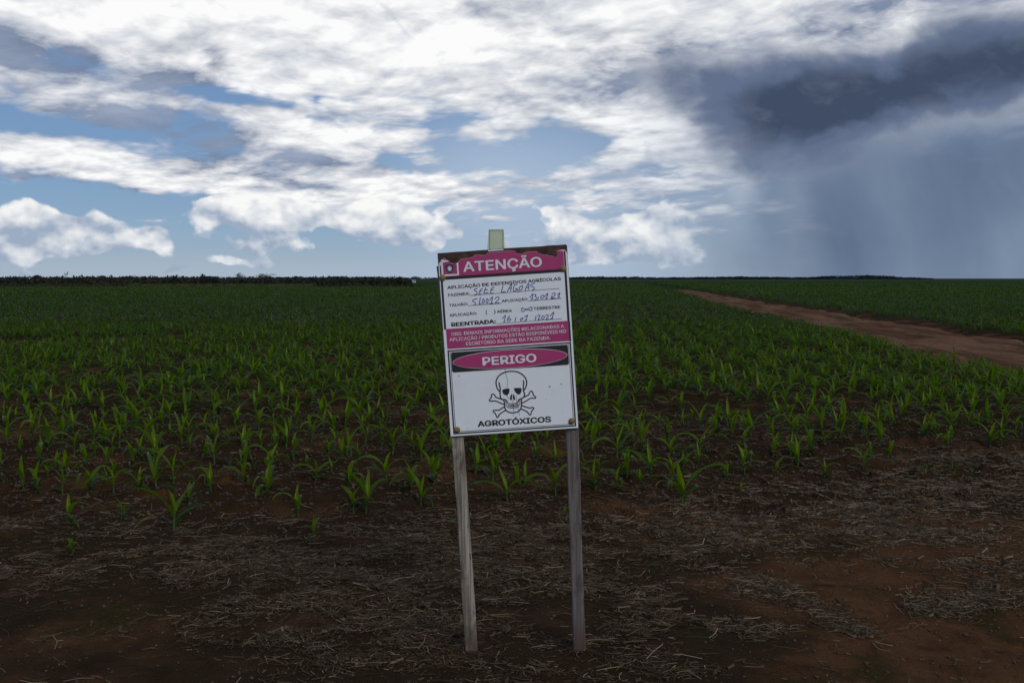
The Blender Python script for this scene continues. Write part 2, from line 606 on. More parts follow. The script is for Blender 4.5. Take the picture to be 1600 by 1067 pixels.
def tube(p0, p1, r0, r1, n=6, rings=3, jit=0.0, r=random):
    p0, p1 = np.array(p0, float), np.array(p1, float)
    V, F = [], []
    for k in range(rings + 1):
        t = k / rings
        c = p0 + (p1 - p0) * t + np.array([r.uniform(-jit, jit), r.uniform(-jit, jit), 0])
        rr = r0 + (r1 - r0) * t
        for j in range(n):
            a = 2 * math.pi * j / n
            V.append((c[0] + rr * math.cos(a), c[1] + rr * math.sin(a), c[2]))
    for k in range(rings):
        for j in range(n):
            F.append((k * n + j, k * n + (j + 1) % n, (k + 1) * n + (j + 1) % n, (k + 1) * n + j))
    return V, F


# prototypes: list of (stalk mesh, [leaf meshes])
PROTO = []
for k in range(24):
    r = np.random.default_rng(100 + k)
    n = int(r.integers(5, 8))
    pr = plant_params(r, n, 1.0)
    lm = []
    for j, (az, ln, wd, el, bd, z, ag) in enumerate(pr):
        V, F, nv = leaves(np.array([[0, 0, z]]), np.array([az]), np.array([ln]), np.array([wd]), np.array([el]), np.array([bd]),
                          9, 3, 0.9 if j == n - 1 else 0.38, r.uniform(-0.5, 0.5), 300 + k * 20 + j, 0.22)
        s = np.repeat(np.linspace(0, 1, 10), 3)
        lm.append(mesh_np('leaf', V, F, m_leaf, {'age': np.clip(ag * (1.0 - 0.25 * s), 0, 1) if not (j < 2 and r.random() < 0.22) else 0.15 - 0.5 * s}, True))
    V, F = tube((0, 0, -0.03), (0.004, 0, 0.105), 0.0085, 0.006, 7, 4, 0.0015)
    st_ = mesh_np('stalk', np.array(V), np.array(F), m_stalk, {'age': np.full(len(V), 0.4)}, True)
    PROTO.append((st_, lm))


def corn_plant(x, y, sc, proto, rot, label, group, lean=(0, 0)):
    e = obj('corn_plant', None, None, (x, y, float(height(x, y)) - 0.004), label=label, category='corn plant', group=group)
    e.rotation_euler = (lean[0], lean[1], rot)
    e.scale = (sc, sc, sc)
    e.empty_display_size = 0.05
    st_, lm = PROTO[proto]
    obj('stalk', st_, e)
    for m in lm:
        obj('leaf', m, e)


# the plants that stand out singly along the front of the crop: base x, y, height in photograph pixels, what tells it apart
FRONT = [
    (112, 862, 36, 'tiny corn seedling below the front row at far left, nearest to the straw'),
    (108, 822, 56, 'corn plant just behind the lowest seedling at far left, one leaf arching left'),
    (190, 806, 38, 'small thin corn plant between two larger ones at left of the front row'),
    (272, 822, 86, 'tall upright corn plant at the crop front, quarter way across from the left'),
    (296, 788, 44, 'short corn plant close behind the tall upright one at left'),
    (466, 797, 58, 'corn plant with long leaf bent left, directly above a small seedling'),
    (489, 836, 42, 'small bright seedling alone on the straw edge left of the sign'),
    (553, 800, 52, 'left one of two corn plants growing side by side left of the sign'),
    (572, 797, 68, 'right and taller one of two side by side corn plants left of the sign'),
    (658, 788, 54, 'corn plant with one hooked leaf, nearest to the left sign post'),
    (330, 752, 46, 'narrow upright corn plant in second row, left third of the field edge'),
    (382, 748, 56, 'leafy corn plant in second row just right of the narrow upright one'),
    (168, 754, 34, 'squat corn plant in second row at left'),
    (57, 768, 54, 'corn plant with long drooping leaf at left edge of the field front'),
    (518, 736, 34, 'short pale corn plant in the second row midway between left edge and sign'),
    (425, 716, 32, 'small corn plant behind the second row, left of centre'),
    (793, 780, 58, 'corn plant between the two sign posts, nearest one to the camera'),
    (822, 757, 42, 'middle corn plant between the sign posts, a little behind its neighbour'),
    (868, 767, 62, 'tall narrow corn plant between the posts, next to the right post'),
    (931, 762, 56, 'corn plant immediately right of the right sign post'),
    (882, 803, 24, 'tiny seedling at the foot of the field beside the right post'),
    (743, 742, 56, 'corn plant just right of the left sign post, under the board'),
    (683, 735, 38, 'corn plant just left of the left sign post'),
    (1068, 786, 82, 'broad spreading corn plant standing alone at the front right of the sign'),
    (979, 745, 60, 'tall corn plant second to the right of the sign'),
    (1136, 742, 34, 'small corn plant behind and right of the broad solitary one'),
    (1156, 770, 26, 'tiny seedling right of the broad solitary corn plant'),
    (1213, 731, 30, 'short corn plant in the thin front row right of the sign'),
    (1288, 740, 34, 'low two leaved corn plant at the front of the right field'),
    (1348, 731, 46, 'taller one of a close pair of corn plants in right field front'),
    (1392, 718, 38, 'shorter one of a close pair of corn plants in right field front'),
    (1486, 694, 34, 'corn plant at the front of the field toward the right edge'),
    (1566, 684, 32, 'last corn plant of the front row by the right picture edge'),
    (1049, 704, 30, 'small corn plant behind the broad solitary one'),
    (1490, 563, 36, 'dark corn plant standing tall against the red dirt road'),
]
taken = []
for i, (px, py, hp, lab) in enumerate(FRONT):
    x, y = gnd(px, py)
    sc = min(max(hp / FPX * y / 0.30, 0.35), 1.25)
    corn_plant(x, y, sc, i % 24, random.uniform(0, 6.28), lab, 'corn plants along the front of the crop',
               (random.uniform(-.1, .1), random.uniform(-.1, .1)))
    taken.append((x, y))
taken = np.array(taken)


def right_limit(y):
    return road_c(y) - ROAD_W / 2 - 0.35


# headland rows that run across the view: next nearest plants, each one its own object
cand = []
row = 0
y0 = 6.95
while y0 < 13.2:
    x = -0.56 * y0 - 0.5
    while x < min(0.56 * y0 + 0.5, right_limit(y0)):
        x += random.uniform(0.12, 0.30)
        yy = y0 + random.gauss(0, 0.07) + 0.03 * x + 0.22 * max(x - 1.2, 0) * (1 if y0 < 9 else 0.3)
        if x > 1.2 and (yy < 6.9 + 0.55 * (x - 1.2) or random.random() < 0.25):
            continue
        if random.random() < (0.62 if y0 < 7.6 else 0.9):
            cand.append((x, yy, row))
    y0 += 0.50
    row += 1
cand.sort(key=lambda c: c[1])
ORD = ['zeroth', 'first', 'second', 'third', 'fourth', 'fifth', 'sixth', 'seventh', 'eighth', 'ninth', 'tenth', 'eleventh', 'twelfth', 'thirteenth',
       'fourteenth', 'fifteenth', 'sixteenth', 'seventeenth', 'eighteenth', 'nineteenth', 'twentieth', 'twenty-first', 'twenty-second',
       'twenty-third', 'twenty-fourth', 'twenty-fifth']
single, rest = [], []
for (x, y, rw) in cand:
    if np.min((taken[:, 0] - x) ** 2 + (taken[:, 1] - y) ** 2) < 0.16 ** 2:
        continue
    if len(single) < 265 and abs(x / y) < 0.53:
        single.append((x, y, rw))
    else:
        rest.append((x, y))
for rw in sorted(set(c[2] for c in single)):
    for sgn, side in ((-1, 'left'), (1, 'right')):
        mem = sorted([c for c in single if c[2] == rw and (c[0] >= 0) == (sgn > 0)], key=lambda c: abs(c[0]))
        for k, (x, y, _) in enumerate(mem):
            corn_plant(x, y, random.uniform(0.58, 1.15) * (0.85 if y < 8 else 0.95), random.randrange(24), random.uniform(0, 6.28),
                       'corn plant, %s one %s of the sign in the %s full row' % (ORD[k + 1], side, ORD[rw + 1]),
                       'corn plants in the rows behind the front plants', (random.uniform(-.12, .12), random.uniform(-.12, .12)))

# the rest of the crop as one mass
Vs, Fs, As, off = [], [], [], 0


def mass(pts, nl, segs, cross, seed, scale=1.0, widen=1.0):
    global off
    pts = np.array(pts)
    r = np.random.default_rng(seed)
    N = len(pts)
    z0 = height(pts[:, 0], pts[:, 1])
    psi = r.uniform(0, 6.28, N)
    sc = r.uniform(0.75, 1.2, N) * scale
    for i in range(nl):
        t = i / max(nl - 1, 1)
        az = psi + (i % 2) * math.pi + r.normal(0, 0.4, N)
        if i == nl - 1:
            ln, el, bd, wd = r.uniform(.15, .24, N), R(1) * r.uniform(72, 90, N), R(1) * r.uniform(5, 45, N), r.uniform(.030, .046, N)
        elif i >= nl - 3:
            ln, el, bd, wd = r.uniform(.26, .40, N), R(1) * r.uniform(52, 78, N), R(1) * r.uniform(55, 150, N), r.uniform(.036, .056, N)
        else:
            ln, el, bd, wd = r.uniform(.17, .30, N), R(1) * r.uniform(32, 62, N), R(1) * r.uniform(80, 150, N), r.uniform(.026, .040, N)
        bs = np.stack([pts[:, 0], pts[:, 1], z0 + (0.012 + 0.085 * t) * sc], -1)
        V, F, nv = leaves(bs, az, ln * sc, wd * sc * widen, el, bd, segs, cross, 0.38, r.uniform(-.5, .5, N), seed + i, 0.15)
        Vs.append(V)
        Fs.append(F + off)
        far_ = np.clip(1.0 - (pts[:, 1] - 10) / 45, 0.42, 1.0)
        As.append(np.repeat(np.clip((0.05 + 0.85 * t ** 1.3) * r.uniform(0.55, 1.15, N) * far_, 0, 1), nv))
        off += len(V)


def rows_zone(ya, yb, seed, keep=1.0, step=0.25, left_end=153):
    """rows that run away from the camera, parallel to the road"""
    r = np.random.default_rng(seed)
    half = 0.62 * yb + 4
    ks = np.arange(-int((half + 0.12 * yb) / 0.5) - 2, int((half + 2) / 0.5) + 2)
    ts = np.arange(ya, yb, step / keep)
    Xg = ks[:, None] * 0.5 + SLOPE * ts[None, :] + r.normal(0, 0.10, (len(ks), len(ts)))
    Yg = ts[None, :] + r.uniform(-0.12, 0.12, (len(ks), len(ts)))
    m = (np.abs(Xg) < 0.62 * Yg + 3) & (r.random(Xg.shape) < 0.93)
    dr = Xg - road_c(Yg)
    wob = 1.1 * fbm(Yg * 0.6, Xg * 0.6, 3, 77)
    m &= (dr < -ROAD_W / 2 - 0.3 + wob) | (dr > ROAD_W / 2 + 0.4 + wob)
    m &= fbm(Xg * 0.35, Yg * 0.35, 3, 55) > -0.42
    return np.stack([Xg[m], Yg[m]], -1)


pts = rows_zone(12.8, 30, 1, 1.0, 0.145)
extra = rows_zone(11.0, 12.9, 9)
extra = extra[extra[:, 0] > 4.4]
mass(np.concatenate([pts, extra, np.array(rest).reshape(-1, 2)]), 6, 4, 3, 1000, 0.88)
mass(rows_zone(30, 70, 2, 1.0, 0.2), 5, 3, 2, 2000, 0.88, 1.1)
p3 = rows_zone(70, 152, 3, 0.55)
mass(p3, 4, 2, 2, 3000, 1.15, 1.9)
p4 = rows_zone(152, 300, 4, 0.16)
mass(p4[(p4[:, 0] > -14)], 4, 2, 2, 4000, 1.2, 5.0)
obj('corn_crop', mesh_np('corn_crop', np.concatenate(Vs), np.concatenate(Fs), m_leaf, {'age': np.concatenate(As)}, True),
    kind='stuff', label='dense young corn crop filling the field to the horizon', category='crop')

# ------------------------------------------------------------------ straw and stubble litter
m_straw, b = material('dry_straw')
tone = attr('tone')
sc_ = mixc(tone, (0.034, 0.0205, 0.0115), (0.34, 0.245, 0.145))
setc(b, 'Base Color', sc_)
setc(b, 'Roughness', 0.9)
setc(b, 'Specular IOR Level', 0.05)


def to_px(x, y):
    d = np.sqrt(x * 0 + 1)
    fx, fy, fz = x, y * math.cos(PITCH) + CAM_H * math.sin(PITCH), -CAM_H * math.cos(PITCH) + y * math.sin(PITCH)
    return 800 + FPX * fx / fy, 533.5 - FPX * fz / fy * d


def g2(px, py, cx, cy, rx, ry, rot=0):
    c, s = math.cos(R(rot)), math.sin(R(rot))
    u, v = px - cx, py - cy
    return np.exp(-((u * c + v * s) / rx) ** 2 - ((v * c - u * s) / ry) ** 2)


def straw_density(x, y):
    px, py = to_px(x, y)
    px = px + 60 * fbm(x * 2.2, y * 2.2, 3, 41)
    py = py + 34 * fbm(x * 2.2 + 9, y * 2.2, 3, 43)
    d = 0.05 + 0 * px
    for a in [(150, 885, 330, 34, 0, .9), (560, 890, 300, 48, 3, 1.0), (430, 960, 300, 30, 6, .55), (620, 990, 260, 38, 0, .8),
              (820, 1050, 260, 26, 0, .75), (800, 880, 180, 40, 0, .9), (1090, 845, 260, 24, 3, 1.0), (1080, 890, 160, 22, 6, .9),
              (1250, 940, 220, 17, 24, 1.0), (1160, 965, 80, 20, 10, .9), (980, 960, 80, 60, 0, .7), (1080, 1035, 130, 14, 6, .7),
              (1530, 930, 120, 22, 4, .8), (1500, 880, 130, 14, 5, .7), (1480, 775, 200, 45, 0, .75), (1250, 800, 260, 30, 0, .5),
              (60, 820, 180, 14, 0, .35), (980, 1010, 60, 30, 0, .6), (260, 1020, 90, 26, -30, .5), (1380, 990, 90, 20, 20, .6)]:
        d = d + a[5] * g2(px, py, *a[:5])
    for a in [(230, 925, 90, 26, 0, 1.0), (120, 1010, 160, 50, 0, 1.0), (740, 935, 150, 22, 0, .5), (1300, 890, 120, 22, 14, 1.0),
              (1250, 1035, 210, 46, 0, .9), (1500, 1010, 130, 40, 0, .9), (880, 960, 60, 30, 0, .4)]:
        d = d - a[5] * g2(px, py, *a[:5])
    d = d * (0.10 + 2.0 * np.clip(fbm(x * 3.2, y * 4.5, 4, 47, 0.65) + 0.22, 0, 1))
    return np.clip(d, 0.022, 1.2)


def scatter(n, ya, yb):
    xs, yy = [], []
    while len(xs) < n:
        k = 60000
        y = np.sqrt(rng.uniform(ya ** 2, yb ** 2, k))
        x = rng.uniform(-0.6, 0.6, k) * y
        ok = rng.random(k) < straw_density(x, y) * 0.8
        xs.extend(x[ok]); yy.extend(y[ok])
    return np.array(xs[:n]), np.array(yy[:n])


def straws(n, ya, yb, lmin, lmax, seed, wmin=0.0016, wmax=0.0052, lift=0.02):
    r = np.random.default_rng(seed)
    x, y = scatter(n, ya, yb)
    d = straw_density(x, y)
    ln = lmin + (lmax - lmin) * r.random(n) ** 2.2
    wd = r.uniform(wmin, wmax, n)
    az = np.where(r.random(n) < 0.5, r.uniform(-1.57, 1.57, n), r.normal(0.15, 0.8, n)) + math.pi * (r.random(n) < 0.5) + fbm(x * 1.3, y * 1.3, 2, 61) * 2.2
    tilt = r.normal(0, 0.13, n)
    z = height(x, y) + 0.003 + lift * r.random(n) ** 1.5 * np.clip(d, 0.1, 1)
    bend = r.normal(0, 0.6, n)
    V = []
    for s in (-0.5, 0.0, 0.5):
        a = az + bend * s
        cx = x + np.cos(az) * ln * s - np.sin(az) * bend * ln * (s * s - 0.1) * 0.8
        cy = y + np.sin(az) * ln * s + np.cos(az) * bend * ln * (s * s - 0.1) * 0.8
        cz = np.maximum(z + np.sin(tilt) * ln * s, height(cx, cy) + 0.002) + (0.25 - s * s) * 0.04 * ln
        px, py = -np.sin(a) * wd * .5, np.cos(a) * wd * .5
        V.append(np.stack([cx + px, cy + py, cz], -1))
        V.append(np.stack([cx, cy, cz + wd * 0.45], -1))
        V.append(np.stack([cx - px, cy - py, cz], -1))
    V = np.stack(V, 1).reshape(-1, 3)
    f = np.array([(0, 1, 4, 3), (1, 2, 5, 4), (3, 4, 7, 6), (4, 5, 8, 7)])
    F = (f[None] + (np.arange(n) * 9)[:, None, None]).reshape(-1, 4)
    return V, F, np.repeat(np.clip(r.beta(0.9, 4.5, n) * (0.75 + 0.4 * (x > 1.0)) + (r.random(n) < 0.12) * r.uniform(.2, .8, n) * (wd < 0.006), 0, 1), 9)


SV, SF, ST, so = [], [], [], 0
for args in [(34000, 3.3, 6.3, 0.012, 0.11, 11, 0.0012, 0.0042), (24000, 3.3, 7.5, 0.006, 0.035, 16, 0.0014, 0.005, 0.006), (24000, 5.6, 9.5, 0.02, 0.13, 12, 0.002, 0.006, 0.015),
             (420, 3.3, 7.0, 0.08, 0.22, 13, 0.002, 0.0055, 0.03), (12000, 9, 16, 0.04, 0.2, 14, 0.003, 0.008, 0.015),
             (2600, 3.3, 8.0, 0.03, 0.12, 15, 0.006, 0.015, 0.010)]:
    V, F, T = straws(*args)
    SV.append(V); SF.append(F + so); ST.append(T)
    so += len(V)
obj('straw_litter', mesh_np('straw_litter', np.concatenate(SV), np.concatenate(SF), m_straw, {'tone': np.concatenate(ST)}),
    kind='stuff', label='dry grey straw and stubble strewn over the soil', category='straw')

# pebbles and crumbs of soil
m_peb, b = material('pebble')
tone = attr('tone')
setc(b, 'Base Color', mixc(tone, (0.042, 0.024, 0.013), (0.34, 0.26, 0.19)))
setc(b, 'Roughness', 0.9)
n = 26000
y = np.sqrt(rng.uniform(3.3 ** 2, 11 ** 2, n)); x = rng.uniform(-0.58, 0.58, n) * y
rad = 0.0016 + 0.010 * rng.random(n) ** 5 + (y > 5.7) * 0.016 * rng.random(n) ** 3
tn = np.where((rng.random(n) < 0.05) & (rad < 0.007), rng.uniform(0.4, 1, n), rng.uniform(0, 0.12, n))
oc = np.array([(1, 0, 0), (0, 1, 0), (-1, 0, 0), (0, -1, 0), (0, 0, 0.8), (0, 0, -0.6)], float)
of = np.array([(0, 1, 4), (1, 2, 4), (2, 3, 4), (3, 0, 4), (1, 0, 5), (2, 1, 5), (3, 2, 5), (0, 3, 5)])
V = oc[None] * (rad[:, None, None] * rng.uniform(0.6, 1.3, (n, 6, 1))) + np.stack([x, y, height(x, y) + rad * 0.3], -1)[:, None]
F = (of[None] + (np.arange(n) * 6)[:, None, None]).reshape(-1, 3)
obj('pebbles', mesh_np('pebbles', V.reshape(-1, 3), F, m_peb, {'tone': np.repeat(tn, 6)}, True), kind='stuff',
    label='small pale pebbles and crumbs of soil on the ground', category='pebbles')

# tufts of weeds
m_weed = leaf_material('weed_blade', (0.09, 0.13, 0.02), (0.03, 0.07, 0.015), 0.35)


def tuft(px, py, n, ln, label, spread=0.09, flat=False, age=0.6):
    x, y = gnd(px, py)
    r = np.random.default_rng(int(px))
    bs = np.stack([r.normal(0, spread, n), r.normal(0, spread, n), np.zeros(n)], -1)
    bs[:, 2] = height(x + bs[:, 0], y + bs[:, 1]) - float(height(x, y))
    e = obj('weed_tuft', None, None, (x, y, float(height(x, y))), label=label, category='weed', group='weeds on the bare headland')
    for i in range(n):
        V, F, nv = leaves(bs[i:i + 1], r.uniform(0, 6.28, 1), r.uniform(.5, 1, 1) * ln, r.uniform(.004, .009, 1) * (4 if flat else 1),
                          R(1) * (r.uniform(8, 25, 1) if flat else r.uniform(35, 85, 1)), R(1) * r.uniform(20, 80, 1), 4, 3, .3, 0., int(py) + i, .1)
        obj('leaf', mesh_np('leaf', V, F, m_weed, {'age': np.full(nv, r.uniform(age - .3, age + .3))}, True), e)


tuft(1470, 738, 60, 0.09, 'low green weed tuft in pale straw at the right of the field front', 0.13)
tuft(1425, 742, 26, 0.07, 'small weed tuft just left of the larger one at right', 0.07)
tuft(695, 810, 2, 0.13, 'yellowish leaf lying on the soil left of the left sign post', 0.015, True, 1.0)
tuft(1255, 757, 14, 0.05, 'tiny green weed sprout on bare soil right of the solitary corn plant', 0.05)

# ------------------------------------------------------------------ warning sign
SY = 3.847                                 # distance of the board's printed face
PXC, PYC, TH, KM = 794.4, 532.9, R(3.85), 0.5 / 201.7
BW, BH = 0.5, 0.7135
m_white, b = material('sign_white')
P = objco()
d1 = noise(P, 9.0, 6, 0.65)
d2 = noise(P, 160.0, 3, 0.6)
wc = mixc(sstep(0.5, 0.8, d1) * 0.5, (0.79, 0.815, 0.845), (0.64, 0.64, 0.63))
wc = mixc(sstep(0.70, 0.78, d2) * 0.6, wc, (0.30, 0.27, 0.24))
setc(b, 'Base Color', wc); setc(b, 'Roughness', 0.45)


def paint(name, c, rough=0.45, var=0.25, sc=14.0):
    m, b = material(name)
    P = objco()
    n = noise(P, sc, 6, 0.65)
    setc(b, 'Base Color', mixc(sstep(0.42, 0.75, n) * var, c, tuple(0.5 * v + 0.10 for v in c)))
    setc(b, 'Roughness', rough)
    return m


m_mag = paint('sign_magenta', (0.40, 0.030, 0.145))
m_blk = paint('sign_black', (0.010, 0.010, 0.012), 0.65, 0.05)
m_ink = paint('pen_ink', (0.020, 0.045, 0.26), 0.5, 0.3, 60)
m_let = paint('sign_letter_white', (0.74, 0.75, 0.77))
m_navy = paint('emblem_navy', (0.03, 0.03, 0.07))
m_pale = paint('emblem_pale', (0.36, 0.38, 0.50))
m_scr = paint('scratch', (0.05, 0.045, 0.045))
m_brd, b = material('board_brown')
P = objco()
n = noise(P, 26.0, 6, 0.7)
setc(b, 'Base Color', mixc(sstep(0.35, 0.7, n), (0.030, 0.013, 0.010), (0.105, 0.050, 0.036)))
setc(b, 'Roughness', 0.85)
bump(b, n, 0.004)


def wood(name, c0, c1, c2):
    m, b = material(name)
    P = objco()
    x, y, z = sep(P)
    g = noise(xyz(x * 90.0, y * 90.0, z * 3.0), 1.0, 6, 0.65, dist=0.4)
    s = noise(xyz(x * 10.0, y * 10.0, z * 5.0), 1.6, 5, 0.6)
    c = mixc(sstep(0.32, 0.66, g), c0, c1)
    c = mixc(sstep(0.50, 0.66, s) * 0.85, c, c2)
    kn = noise(xyz(x * 40.0, y * 40.0, z * 14.0), 1.0, 5, 0.7)
    c = mixc(sstep(0.62, 0.70, kn) * 0.8, c, (0.03, 0.025, 0.022))
    soilf = 1.0 - sstep(0.05, 0.24, z + s * 0.14)
    c = mixc(soilf * 0.8, c, (0.075, 0.042, 0.028))
    setc(b, 'Base Color', c); setc(b, 'Roughness', 0.85); setc(b, 'Specular IOR Level', 0.2)
    bump(b, g, 0.004)
    return m


m_w1 = wood('weathered_wood_pale', (0.13, 0.108, 0.085), (0.42, 0.365, 0.295), (0.085, 0.070, 0.058))
m_w2 = wood('weathered_wood_dark', (0.090, 0.076, 0.070), (0.175, 0.150, 0.138), (0.075, 0.06, 0.058))
m_brass, b = material('brass_bolt')
P = objco()
n = noise(P, 300.0, 3, 0.6)
setc(b, 'Base Color', mixc(sstep(0.4, 0.65, n), (0.42, 0.30, 0.10), (0.16, 0.11, 0.06)))
setc(b, 'Metallic', 0.7); setc(b, 'Roughness', 0.42)
m_plas, b = material('yellowed_plastic')
P = objco()
n = noise(P, 30.0, 5, 0.65)
pcx = mixc(sstep(0.55, 0.75, n) * 0.6, (0.92, 0.93, 0.80), (0.62, 0.58, 0.42))
setc(b, 'Base Color', pcx); setc(b, 'Roughness', 0.25)
nt = m_plas.node_tree
tl = nt.nodes.new('ShaderNodeBsdfTranslucent'); nt.links.new(pcx.s, tl.inputs[0])
tr = nt.nodes.new('ShaderNodeBsdfTransparent'); tr.inputs[0].default_value = (0.96, 0.97, 0.86, 1)
mx1 = nt.nodes.new('ShaderNodeMixShader'); mx1.inputs[0].default_value = 0.6
mx2 = nt.nodes.new('ShaderNodeMixShader'); mx2.inputs[0].default_value = 0.55
nt.links.new(b.outputs[0], mx1.inputs[1]); nt.links.new(tl.outputs[0], mx1.inputs[2])
nt.links.new(mx1.outputs[0], mx2.inputs[1]); nt.links.new(tr.outputs[0], mx2.inputs[2])
nt.links.new(mx2.outputs[0], nt.nodes['Material Output'].inputs[0])


def wxz(px, py, Y=SY):
    d = ray(px, py)
    t = Y / d[1]
    return d[0] * t, CAM_H + d[2] * t


def loc2(px, py):
    """photograph pixel on the board -> board coordinates (metres from its centre)"""
    u, v = px - PXC, py - PYC
    return ((u * math.cos(TH) - v * math.sin(TH)) * KM, (-u * math.sin(TH) - v * math.cos(TH)) * KM)


def C(n, x, y):
    ox, oy, s = {1: (678, 375, 13.333), 2: (788, 375, 13.333), 3: (690, 440, 13.336), 4: (790, 440, 13.336),
                 5: (750, 570, 10.67), 6: (740, 345, 19.4), 7: (670, 500, 5.616)}[n]
    return loc2(ox + x / s, oy + y / s)


cx0, cz0 = wxz(PXC, PYC)
sign = obj('warning_sign', None, None, (0, SY + 0.03, 0.0),
           label='leaning pesticide warning sign on two wooden posts at the crop edge', category='sign')
board = obj('board', None, sign)          # replaced below by its mesh


def poly_prism(name, pts, y0, y1, mat, parent, bevel=0.0):
    """outline in board coordinates, extruded from y0 (front) to y1 (back)"""
    n = len(pts)
    me = bpy.data.meshes.new(name)
    V = [(p[0], y0, p[1]) for p in pts] + [(p[0], y1, p[1]) for p in pts]
    F = [tuple(range(n)), tuple(range(2 * n - 1, n - 1, -1))]
    F += [((i + 1) % n, i, n + i, n + (i + 1) % n) for i in range(n)]
    me.from_pydata(V, [], F)
    me.update()
    me.materials.append(mat)
    o = obj(name, me, parent)
    return o


# board as a real mesh
bpy.data.objects.remove(board, do_unlink=True)
nx = 14
outline = []
for i in range(nx + 1):
    outline.append((-BW / 2 + BW * i / nx, -BH / 2 + random.uniform(-.0012, .0012)))
for i in range(nx + 1):
    outline.append((BW / 2 - BW * i / nx + random.uniform(-.0006, .0006), BH / 2 + random.uniform(-.001, .001)))
outline[nx + 1] = (BW / 2 - 0.004, BH / 2)
outline.insert(nx + 1, (BW / 2, BH / 2 - 0.006))
board = poly_prism('board', outline, 0.0, 0.013, m_brd, None)
board.parent = sign
board.location = (cx0, -0.03, cz0)
board.rotation_euler = (0, -TH, 0)
board['label'] = 'brown board with a peeling magenta and white printed sheet'

LAYER = [0.0]


def sheet(name, pts, mat, layer, th=0.0004):
    """thin printed film on the board; layer counts outwards"""
    y = -0.0006 * layer
    return poly_prism(name, pts, y - th, y + 0.0001, mat, board)


# torn upper edge of the printed sheet, left to right
TORN = [C(1, *p) for p in [(100, 560), (118, 505), (160, 415), (185, 425), (215, 376), (255, 402), (312, 440), (345, 478), (430, 500), (500, 478), (530, 440),
                           (565, 418), (600, 402), (660, 392), (720, 385), (800, 360), (860, 326), (960, 314), (1000, 330), (1080, 320), (1112, 286),
                           (1180, 268), (1400, 250)]] + \
       [C(2, *p) for p in [(0, 238), (150, 234), (210, 240), (235, 265), (262, 290), (330, 308), (385, 296), (400, 280), (440, 262), (500, 256),
                           (640, 245), (690, 260), (740, 300), (800, 320), (900, 318), (915, 334), (1000, 345), (1060, 376), (1090, 342),
                           (1096, 292), (1078, 242), (1092, 228), (1110, 226), (1225, 212), (1262, 222), (1290, 262), (1335, 285)]]
HXR = BW / 2 - 0.0012
face = [(-HXR, -BH / 2 + 0.0015), (-0.1, -BH / 2 + 0.0010), (0.05, -BH / 2 + 0.002), (HXR, -BH / 2 + 0.0012)] + \
       [(HXR, TORN[-1][1])] + [(min(max(p[0], -HXR), HXR), p[1]) for p in TORN[::-1][1:]]
sheet('printed_sheet', face, m_white, 1)


def rect(x0, x1, y0, y1):
    return [(x0, y0), (x1, y0), (x1, y1), (x0, y1)]


def frame_rect(name, x0, x1, y0, y1, t, mat, layer):
    me = bpy.data.meshes.new(name)
    yy = -0.0006 * layer
    V, F = [], []
    for y in (yy - 0.0003, yy):
        for (a, b_) in ((x0, y0), (x1, y0), (x1, y1), (x0, y1), (x0 + t, y0 + t), (x1 - t, y0 + t), (x1 - t, y1 - t), (x0 + t, y1 - t)):
            V.append((a, y, b_))
    for i in range(4):
        j = (i + 1) % 4
        F.append((i, j, 4 + j, 4 + i))
        F.append((8 + j, 8 + i, 12 + i, 12 + j))
        F.append((j, i, 8 + i, 8 + j))
        F.append((4 + i, 4 + j, 12 + j, 12 + i))
    me.from_pydata(V, [], F)
    me.update()
    me.materials.append(mat)
    return obj(name, me, board)


# levels (board coordinates)
z_hb = 0.5 * (C(1, 210, 775)[1] + C(2, 1150, 610)[1])       # header bottom
z_bb = 0.5 * (C(1, 300, 832)[1] + C(2, 1240, 668)[1])       # black rule bottom
z_ot = 0.5 * (C(7, 150, 80)[1] + C(7, 1228, 5)[1])
z_ob = 0.5 * (C(7, 165, 258)[1] + C(7, 1238, 178)[1])
xl_o, xl_i = C(7, 160, 600)[0] + 0.0045, C(7, 172, 600)[0] + 0.0075
xr_o, xr_i = C(4, 1318, 600)[0], C(4, 1272, 600)[0]
# header: magenta film follows the torn edge
hx0, hx1 = C(1, 165, 700)[0], C(2, 1240, 500)[0]
top = [p for p in TORN if hx0 + 0.001 < p[0] < hx1 - 0.001]
hdr = [(hx0, z_hb), (hx1, z_hb), (hx1, TORN[-3][1] - 0.002)] + [(p[0], p[1] - 0.0005) for p in top[::-1]] + [(hx0, top[0][1] - 0.002)]
sheet('header_band', hdr, m_mag, 2)
sheet('rule', rect(xl_o, xr_o, z_bb, z_hb), m_blk, 2)
sheet('border_line', rect(xl_o, xl_i, z_ot - 0.002, z_bb - 0.0003), m_blk, 2)
sheet('border_line', rect(xr_i, xr_o, z_ot - 0.002, z_bb - 0.0003), m_blk, 2)
sheet('border_line', rect(xl_o, C(1, 160, 700)[0], z_hb + 0.0003, C(1, 130, 535)[1]), m_blk, 2)
sheet('border_line', rect(C(2, 1248, 500)[0], C(2, 1282, 500)[0], z_hb + 0.0003, C(2, 1245, 235)[1]), m_blk, 2)
sheet('notice_band', rect(xl_i - 0.001, xr_i + 0.002, z_ob, z_ot), m_mag, 3)
sheet('border_line', rect(xr_i + 0.0025, xr_o + 0.001, z_ob - 0.003, z_ot - 0.0025), m_blk, 2)
